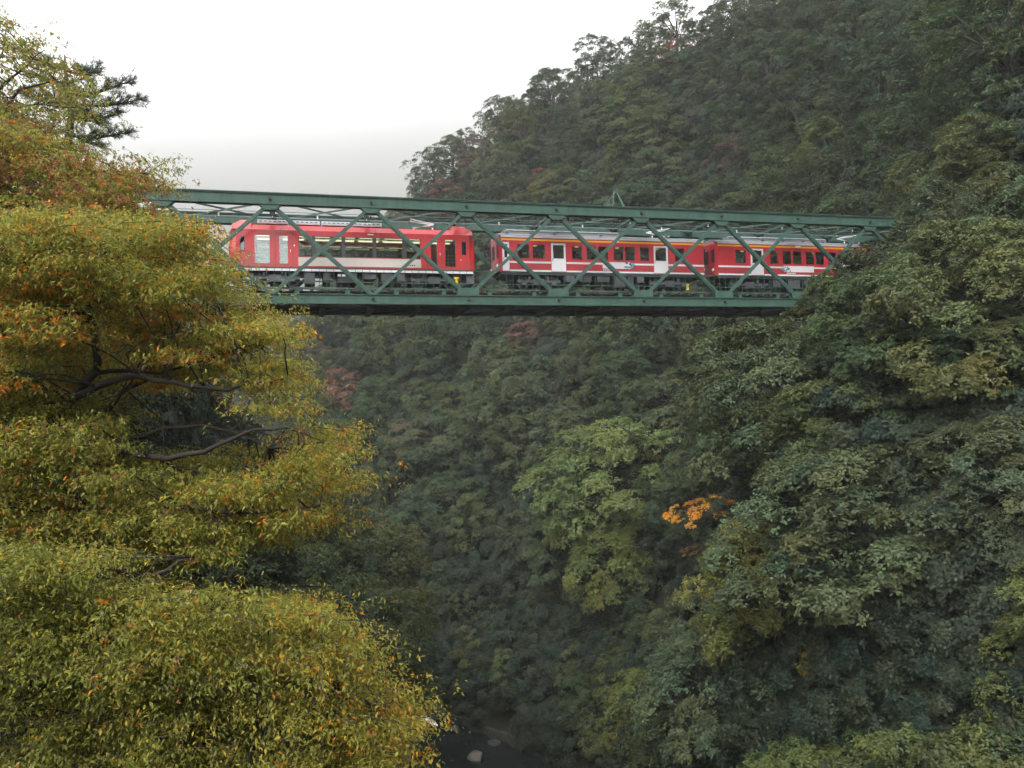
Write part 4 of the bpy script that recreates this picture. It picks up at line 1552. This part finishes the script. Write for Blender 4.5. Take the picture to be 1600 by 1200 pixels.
def mix_low(px, py, rng):
    n = float(noise2(px / 90 + 9, py / 90, 57)) + rng.normal(0, .25)
    edge = np.clip((px - 330) / 230, 0, 1)
    left = np.clip((250 - px) / 250, 0, 1)
    return (.68 - .2 * edge - .1 * n, .26 + .42 * edge + .15 * n - .12 * left, .015 + .06 * edge + (.24 if n > .66 else 0), .01, .22 - .16 * edge + .1 * left)

def mix_red(px, py, rng):
    n = float(noise2(px / 60, py / 40, 61)) + rng.normal(0, .3)
    return (.42 - .3 * n, .12, .05 + .04 * n, .40 + .45 * n, .34)

def mix_tall(px, py, rng):
    n = rng.normal(0, .3)
    return (.42, .10 + .1 * n, .01, .10 + .05 * n, .55)

A_ = lambda px, py, d: tuple(at(px, py, d))
# upper cherry: limbs as they show in the gap of the crown
src1 = at(60, 690, 11.6)
gz = float(ground(-8.2, 11.9))
trunk1 = [(-8.4, 11.9, gz - .4), (-8.2, 11.9, gz + 2), tuple(at(-60, 900, 11.8)), tuple(at(30, 740, 11.6)), tuple(at(90, 650, 11.4))]
limbs1 = [
    ([A_(90, 650, 11.4), A_(116, 618, 11.3), A_(148, 582, 11.2), A_(151, 555, 11.2), A_(140, 490, 11.1), A_(134, 440, 11.1), A_(150, 390, 11.2)], .085, .02),
    ([A_(116, 620, 11.3), A_(152, 604, 11.1), A_(200, 588, 11.0), A_(240, 594, 10.9), A_(300, 604, 10.8), A_(356, 610, 10.6), A_(382, 601, 10.5), A_(450, 590, 10.4)], .06, .012),
    ([A_(148, 584, 11.2), A_(200, 579, 11.5), A_(250, 583, 11.7), A_(330, 560, 11.9), A_(420, 530, 12)], .035, .01),
    ([A_(60, 700, 11.5), A_(170, 640, 11.9), A_(190, 612, 12), A_(198, 610, 12)], .06, .02),
    ([A_(90, 655, 11.4), A_(180, 700, 11.1), A_(262, 717, 10.9), A_(320, 706, 10.8), A_(362, 686, 10.7), A_(398, 671, 10.6), A_(450, 668, 10.5), A_(505, 690, 10.4)], .055, .005),
    ([A_(190, 690, 11.4), A_(256, 668, 11.4), A_(312, 664, 11.3), A_(362, 674, 11.2), A_(420, 700, 11.2)], .03, .008),
    ([A_(248, 640, 11.3), A_(258, 650, 11.2), A_(256, 690, 11.2), A_(252, 720, 11.2)], .012, .006),
    ([A_(150, 470, 11.1), A_(128, 440, 11.2), A_(100, 395, 11.3)], .022, .008),
    ([A_(30, 740, 11.6), A_(-20, 640, 11.8), A_(-10, 520, 11.9), A_(40, 440, 12)], .07, .015),
    ([A_(0, 790, 11.6), A_(150, 800, 11), A_(280, 790, 10.6), A_(400, 800, 10.4), A_(500, 790, 10.3)], .06, .012),
]
poly_u = [(-80, 345), (40, 335), (110, 352), (250, 352), (312, 372), (335, 430), (345, 470), (415, 492), (462, 520), (450, 600), (482, 650), (530, 690), (544, 745), (528, 800), (500, 826), (455, 822), (400, 850), (300, 868), (120, 870), (-80, 880)]
holes_u = [(310, 650, 128, 56), (240, 690, 80, 30), (170, 600, 46, 26), (470, 862, 40, 18), (20, 640, 40, 24)]
bo = boughs_in(poly_u, 470, (9.6, 13.0), (.28, .54), src1, 101, holes_u, [(225, 600, 175, 48), (140, 520, 34, 90), (330, 690, 130, 40), (262, 885, 60, 22)])
cherry_tree('cherry_tree', 'yellow-green cherry tree with orange sprays filling the left side below the bridge', 201, bo, limbs1, trunk1, mix_main, leafL=.067, twigs=52, per=10, group='cherry trees on the left bank')

# lower cherry, its crown spilling to the bottom edge
src2 = at(-60, 1120, 9.6)
gz = float(ground(-7.4, 9.2))
trunk2 = [(-7.6, 9.2, gz - .4), (-7.4, 9.2, gz + 2), tuple(at(-170, 1350, 9.4)), tuple(at(-60, 1140, 9.4))]
limbs2 = [
    ([A_(-60, 1140, 9.4), A_(90, 1060, 9.3), A_(230, 1010, 9.2), A_(330, 960, 9.2), A_(420, 980, 9.1)], .06, .012),
    ([A_(-40, 1130, 9.4), A_(120, 1130, 9.0), A_(300, 1110, 8.8), A_(450, 1090, 8.7), A_(590, 1100, 8.6)], .055, .01),
    ([A_(60, 960, 9.6), A_(190, 920, 9.5), A_(262, 891, 9.5), A_(302, 869, 9.4)], .035, .022),
    ([A_(-60, 1140, 9.4), A_(-40, 1010, 9.6), A_(60, 930, 9.6)], .05, .03),
]
poly_l = [(-80, 850), (60, 855), (240, 860), (330, 880), (440, 905), (452, 945), (512, 980), (545, 1020), (590, 1065), (616, 1105), (612, 1240), (-80, 1250)]
holes_l = [(380, 905, 84, 36), (30, 1085, 52, 24), (285, 905, 20, 10)]
bo = boughs_in(poly_l, 470, (7.8, 10.8), (.24, .46), src2, 103, holes_l, [(250, 895, 80, 26), (330, 1062, 60, 16), (90, 1095, 90, 26)])
cherry_tree('cherry_tree', 'lower cherry tree with olive and golden leaves spilling along the bottom left corner', 203, bo, limbs2, trunk2, mix_low, leafL=.057, twigs=52, per=10, group='cherry trees on the left bank')

# reddish cherry further back, level with the bridge's left end
src3 = at(-60, 330, 17)
gz = float(ground(-14, 17.5))
trunk3 = [(-14.2, 17.5, gz - .4), (-14, 17.5, gz + 3), tuple(at(-160, 430, 17.2)), tuple(at(-60, 330, 17))]
limbs3 = [
    ([A_(-60, 330, 17), A_(20, 275, 16.8), A_(90, 262, 16.6), A_(170, 268, 16.5), A_(232, 272, 16.4)], .06, .012),
    ([A_(-60, 330, 17), A_(40, 320, 16.6), A_(120, 318, 16.4), A_(210, 325, 16.3), A_(280, 352, 16.2)], .06, .012),
    ([A_(-40, 310, 17), A_(10, 235, 17.1), A_(50, 215, 17.1)], .04, .012),
]
poly_r = [(-60, 205), (20, 205), (70, 215), (118, 240), (168, 262), (228, 262), (232, 290), (180, 305), (205, 330), (230, 365), (220, 400), (150, 400), (-60, 380)]
bo = boughs_in(poly_r, 150, (15.2, 18.8), (.40, .72), src3, 105, [(48, 300, 48, 26)])
cherry_tree('cherry_tree', 'cherry tree with rusty red leaves beside the left end of the top chord', 205, bo, limbs3, trunk3, mix_red, leafL=.092, twigs=44, per=10, group='cherry trees on the left bank')

# tall thin-leaved cherry at the top left corner
src4 = at(-70, 200, 19)
gz = float(ground(-16.5, 19))
trunk4 = [(-17.5, 19, gz - .4), (-17.2, 19, gz + 4), tuple(at(-190, 320, 19)), tuple(at(-70, 205, 19))]
limbs4 = [
    ([A_(-70, 205, 19), A_(-10, 150, 19), A_(20, 120, 18.8), A_(45, 100, 18.7), A_(70, 78, 18.6)], .05, .01),
    ([A_(-70, 205, 19), A_(0, 185, 18.7), A_(30, 140, 18.6), A_(70, 130, 18.6), A_(105, 120, 18.5)], .05, .01),
    ([A_(-30, 170, 19), A_(5, 80, 19.2), A_(12, 30, 19.2)], .03, .008),
    ([A_(-20, 190, 19), A_(40, 165, 18.8), A_(100, 168, 18.7), A_(140, 172, 18.6)], .035, .008),
]
poly_t = [(-60, 20), (8, 18), (30, 48), (60, 62), (72, 72), (92, 100), (120, 118), (148, 140), (128, 168), (110, 188), (95, 215), (-60, 225)]
bo = boughs_in(poly_t, 88, (17.6, 20.6), (.32, .58), src4, 107, [(62, 146, 30, 9), (30, 95, 16, 8)])
cherry_tree('cherry_tree', 'thin-leaved cherry tree against the white sky in the top left corner', 207, bo, limbs4, trunk4, mix_tall, leafL=.10, twigs=14, per=9, group='cherry trees on the left bank')

# ------------------------------------------------------------------ the pine behind them
def pine(label, seed):
    rng = np.random.default_rng(seed)
    D0 = 25.0
    gx, gy = -16.5, 25.0
    gz = float(ground(gx, gy))
    root = thing('pine_tree', label, 'tree', (gx, gy, gz))
    o3 = np.array([gx, gy, gz])
    tp = [(gx, gy, gz - .5), (gx + .3, gy, gz + 4), A_(112, 330, D0), A_(107, 215, D0), A_(112, 180, D0), A_(104, 140, D0), A_(101, 86, D0)]
    MB().tube([np.array(p) - o3 for p in tp], [.26, .22, .16, .12, .10, .07, .02], 9).build('trunk', MT['bark'], root, smooth=True)
    N, Dn = [], []
    br = MB()
    spec = [((108, 212), (196, 208), .0), ((110, 200), (60, 205), .4), ((111, 186), (186, 178), .3), ((110, 165), (221, 155), 0), ((108, 160), (40, 150), .6), ((106, 150), (200, 128), -.3),
            ((104, 130), (152, 106), .4), ((104, 128), (55, 118), -.4), ((102, 110), (140, 112), -.8), ((102, 104), (70, 100), .7), ((108, 175), (150, 190), -1.2), ((110, 205), (150, 226), -1.0), ((108, 170), (120, 165), 2.2), ((106, 145), (112, 140), -2.2)]
    for (a, b_, dz) in spec:
        p, q = at(*a, D0), at(*b_, D0 + dz)
        mid = (p + q) / 2 + np.array([0, 0, -.12])
        br.tube([p - o3, mid - o3, q - o3], [.05, .035, .012], 5)
        ln = np.linalg.norm(q - p)
        for f in np.arange(.25, 1.02, .075 / max(ln, .8) * 1.5):
            c = (p * (1 - f) ** 2 + 2 * mid * f * (1 - f) + q * f * f)
            for k in range(4):
                tdir = unit((q - p) / ln * rng.uniform(.2, .9) + np.array([rng.normal() * .35, rng.normal() * .9, rng.uniform(-.05, .45)]))
                tl = rng.uniform(.25, .7) * (1.15 - .5 * f)
                e_ = c + tdir * tl
                br.tube([c - o3, e_ - o3], [.012, .006], 3, cap=False)
                for g_ in (.55, .8, 1.0):
                    m_ = 9
                    dirs = unit(tdir * .75 + rng.normal(size=(m_, 3)) * .6 + np.array([0, 0, .25]))
                    N.append(np.tile(c + tdir * tl * g_, (m_, 1)))
                    Dn.append(dirs)
    N, Dn = np.concatenate(N), np.concatenate(Dn)
    L = rng.uniform(.12, .19, len(N))
    nr = unit(np.cross(Dn, rng.normal(size=Dn.shape)))
    V, Q = leaf_quads(N, Dn, nr, L, L * .085)
    tint = np.array([.055, .078, .046]) * np.clip(rng.normal(1, .25, (len(Q), 1)), .4, 1.7)
    tag(link('crown', np_mesh('pine_crown', V - o3, Q, MT['cherry'], tint), root), None, kind='stuff')
    br.build('branches', MT['bark'], root)
    return root
pine('dark pine with flat spreading branches against the sky at the upper left', 301)

# dark evergreens that close the gaps behind the cherries
for i, (px, py, d, sc, lab) in enumerate([(20, 290, 27, .62, 'dark evergreen in shadow behind the rusty red cherry'), (-30, 640, 24, .8, 'dark evergreen behind the middle of the big cherry\'s crown'), (60, 1040, 20, .6, 'dark evergreen in the shade behind the lower cherry'), (150, 560, 33, .85, 'dark evergreen seen through the big cherry\'s bare limbs')]):
    c = at(px, py, d)
    gz = float(ground(c[0], c[1]))
    hgt = max(c[2] - gz, 2.0) / 6.4
    me, tm = PROTO['near'][i % 3]
    root = thing('broadleaf_tree', lab, 'tree', (c[0], c[1], gz - .3), random.uniform(0, 6), 'dark evergreens on the left bank')
    root.scale = (sc, sc, min(max(hgt, sc * .8), 2.2))
    cr = link('crown', me, root)
    tag(cr, None, kind='stuff')
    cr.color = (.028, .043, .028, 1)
    link('trunk', tm, root)

# ------------------------------------------------------------------ river stones, white water, river wall
def boulder(label, px, py, size, seed, mat):
    r = ray(px, py)
    d = (-CAMZ + .2) / r[2]
    rng = np.random.default_rng(seed)
    import bmesh
    bm = bmesh.new()
    bmesh.ops.create_icosphere(bm, subdivisions=3, radius=1)
    ax = rng.normal(size=(12, 3))
    ax /= np.linalg.norm(ax, axis=1, keepdims=True)
    cut = rng.uniform(.42, .78, 12)
    for v in bm.verts:
        p = np.array(v.co)
        for a, c_ in zip(ax, cut):
            k = p @ a
            if k > c_:
                p = p - a * (k - c_) * .97
        p += .03 * np.array([math.sin(p[1] * 5 + seed), math.sin(p[2] * 6), math.sin(p[0] * 5)])
        v.co = p * np.array(size)
    me = bpy.data.meshes.new('boulder')
    bm.to_mesh(me)
    bm.free()
    me.materials.append(mat)
    o = link('boulder', me, None, (r[0] * d, d, .15))
    o.rotation_euler = (0, 0, rng.uniform(0, 3))
    return tag(o, label, 'boulder', 'boulders in the stream')
ST = plain('river_stone', (.036, .035, .032), .6, noise=.4, scale=1.5, bump=.6)
ST2 = plain('brown_river_stone', (.060, .046, .034), .6, noise=.35, scale=1.5, bump=.6)
boulder('brown flat-topped boulder in the dark stream near the bottom edge', 742, 1182, (1.6, 1.0, .55), 1, ST2)
boulder('grey boulder at the head of the white riffle', 645, 1122, (1.3, 1.0, .7), 2, ST)
boulder('smaller grey boulder behind the riffle beside the cherry leaves', 650, 1107, (.9, .7, .6), 3, ST)
boulder('low dark rock beside the river wall near the brown boulder', 770, 1160, (.9, .7, .5), 6, ST)
boulder('dark rock at the foot of the river wall upstream of the brown boulder', 712, 1140, (.8, .6, .45), 7, ST)
boulder('half-sunk dark stone at the bottom edge of the stream', 655, 1196, (.6, .5, .4), 4, ST)
boulder('small wet stone just right of the cherry\'s lowest leaves', 652, 1132, (.35, .3, .25), 5, ST)
mf, n, l, b = new_mat('white_water')
tc = n.new('ShaderNodeTexCoord')
t1 = n.new('ShaderNodeTexNoise')
t1.inputs['Scale'].default_value = 5
t1.inputs['Detail'].default_value = 8
rp = n.new('ShaderNodeValToRGB')
rp.color_ramp.elements[0].position = .36
rp.color_ramp.elements[0].color = (.10, .12, .13, 1)
rp.color_ramp.elements[1].position = .6
rp.color_ramp.elements[1].color = (.75, .77, .8, 1)
l.new(tc.outputs['Object'], t1.inputs['Vector'])
l.new(t1.outputs['Fac'], rp.inputs[0])
l.new(rp.outputs[0], b.inputs['Base Color'])
b.inputs['Roughness'].default_value = .6
def foam(pts, wid, seed, label):
    rng = np.random.default_rng(seed)
    P = []
    for px, py in pts:
        r = ray(px, py)
        d = (-CAMZ + .06) / r[2]
        P.append(np.array([r[0] * d, d, .06]))
    rows = []
    for i in range(len(P) - 1):
        for f in np.linspace(0, 1, 7)[:-1]:
            rows.append(P[i] * (1 - f) + P[i + 1] * f)
    rows.append(P[-1])
    V, Q = [], []
    tang = unit(np.array([P[-1] - P[0]]))[0]
    sd = np.array([-tang[1], tang[0], 0])
    for i, c in enumerate(rows):
        w_ = wid * math.sin(math.pi * (i + .6) / (len(rows) + .2)) * rng.uniform(.6, 1.2)
        for k in range(6):
            V.append(c + sd * w_ * (k / 5 - .5) + np.array([0, 0, rng.uniform(0, .16) if 0 < k < 5 else -.03]))
    for i in range(len(rows) - 1):
        for k in range(5):
            a = i * 6 + k
            Q.append((a, a + 1, a + 7, a + 6))
    o = link('white_water', np_mesh('white_water', np.array(V), np.array(Q), mf, smooth=True))
    tag(o, label, kind='structure')
foam([(659, 1115), (668, 1124), (684, 1134)], 1.1, 3, 'white riffle running along the river wall')
foam([(600, 1160), (625, 1159), (645, 1156)], .9, 4, 'white riffle beside the cherry leaves')

# river wall: a run of rough masonry at the water's edge of the right bank
wall = thing('river_wall', 'low mossy stone wall along the right edge of the stream', 'wall', (0, 0, 0))
wm = plain('mossy_masonry', (.030, .031, .024), .9, noise=.4, scale=3, bump=.6)
ED = offset_line(HALF + .2)
seg = [(ED[3], ED[4]), (ED[4], ED[5]), (ED[5], ED[6])]
blk = MB().add([(-.5, -.35, -.4), (.5, -.35, -.4), (.5, .35, -.4), (-.5, .35, -.4), (-.48, -.3, .42), (.48, -.32, .40), (.48, .34, .44), (-.48, .34, .40)],
               [(0, 3, 2, 1), (4, 5, 6, 7), (0, 1, 5, 4), (1, 2, 6, 5), (2, 3, 7, 6), (3, 0, 4, 7)]).mesh('wall_stone', wm)
rr = random.Random(5)
for a, b_ in seg:
    L = np.linalg.norm(b_ - a)
    an = math.atan2(b_[1] - a[1], b_[0] - a[0])
    k = 0.0
    while k < L:
        ln = rr.uniform(.9, 1.5)
        c = a + (b_ - a) * (k + ln / 2) / L
        o = link('stone', blk, wall, (c[0], c[1], .38 + rr.uniform(-.06, .06)))
        o.rotation_euler = (rr.uniform(-.04, .04), rr.uniform(-.04, .04), an + rr.uniform(-.05, .05))
        o.scale = (ln * .97, 1 + rr.uniform(-.1, .15), 1 + rr.uniform(-.12, .12))
        k += ln

# ------------------------------------------------------------------ the damp air
HZ = MB().box(-6950, 6950, -2450, 10450, -4, float(GZ.max()) + 30)
mv = bpy.data.materials.new('haze_air')
mv.use_nodes = True
n, l = mv.node_tree.nodes, mv.node_tree.links
n.clear()
o_ = n.new('ShaderNodeOutputMaterial')
pv = n.new('ShaderNodeVolumePrincipled')
pv.inputs['Color'].default_value = (.985, .988, .995, 1)
pv.inputs['Density'].default_value = HAZE_DENSITY
pv.inputs['Anisotropy'].default_value = .2
l.new(pv.outputs[0], o_.inputs['Volume'])
hz = HZ.build('haze', mv)
tag(hz, 'thin even mist filling the whole gorge', kind='stuff')
print('GZMAX', GZ.max())
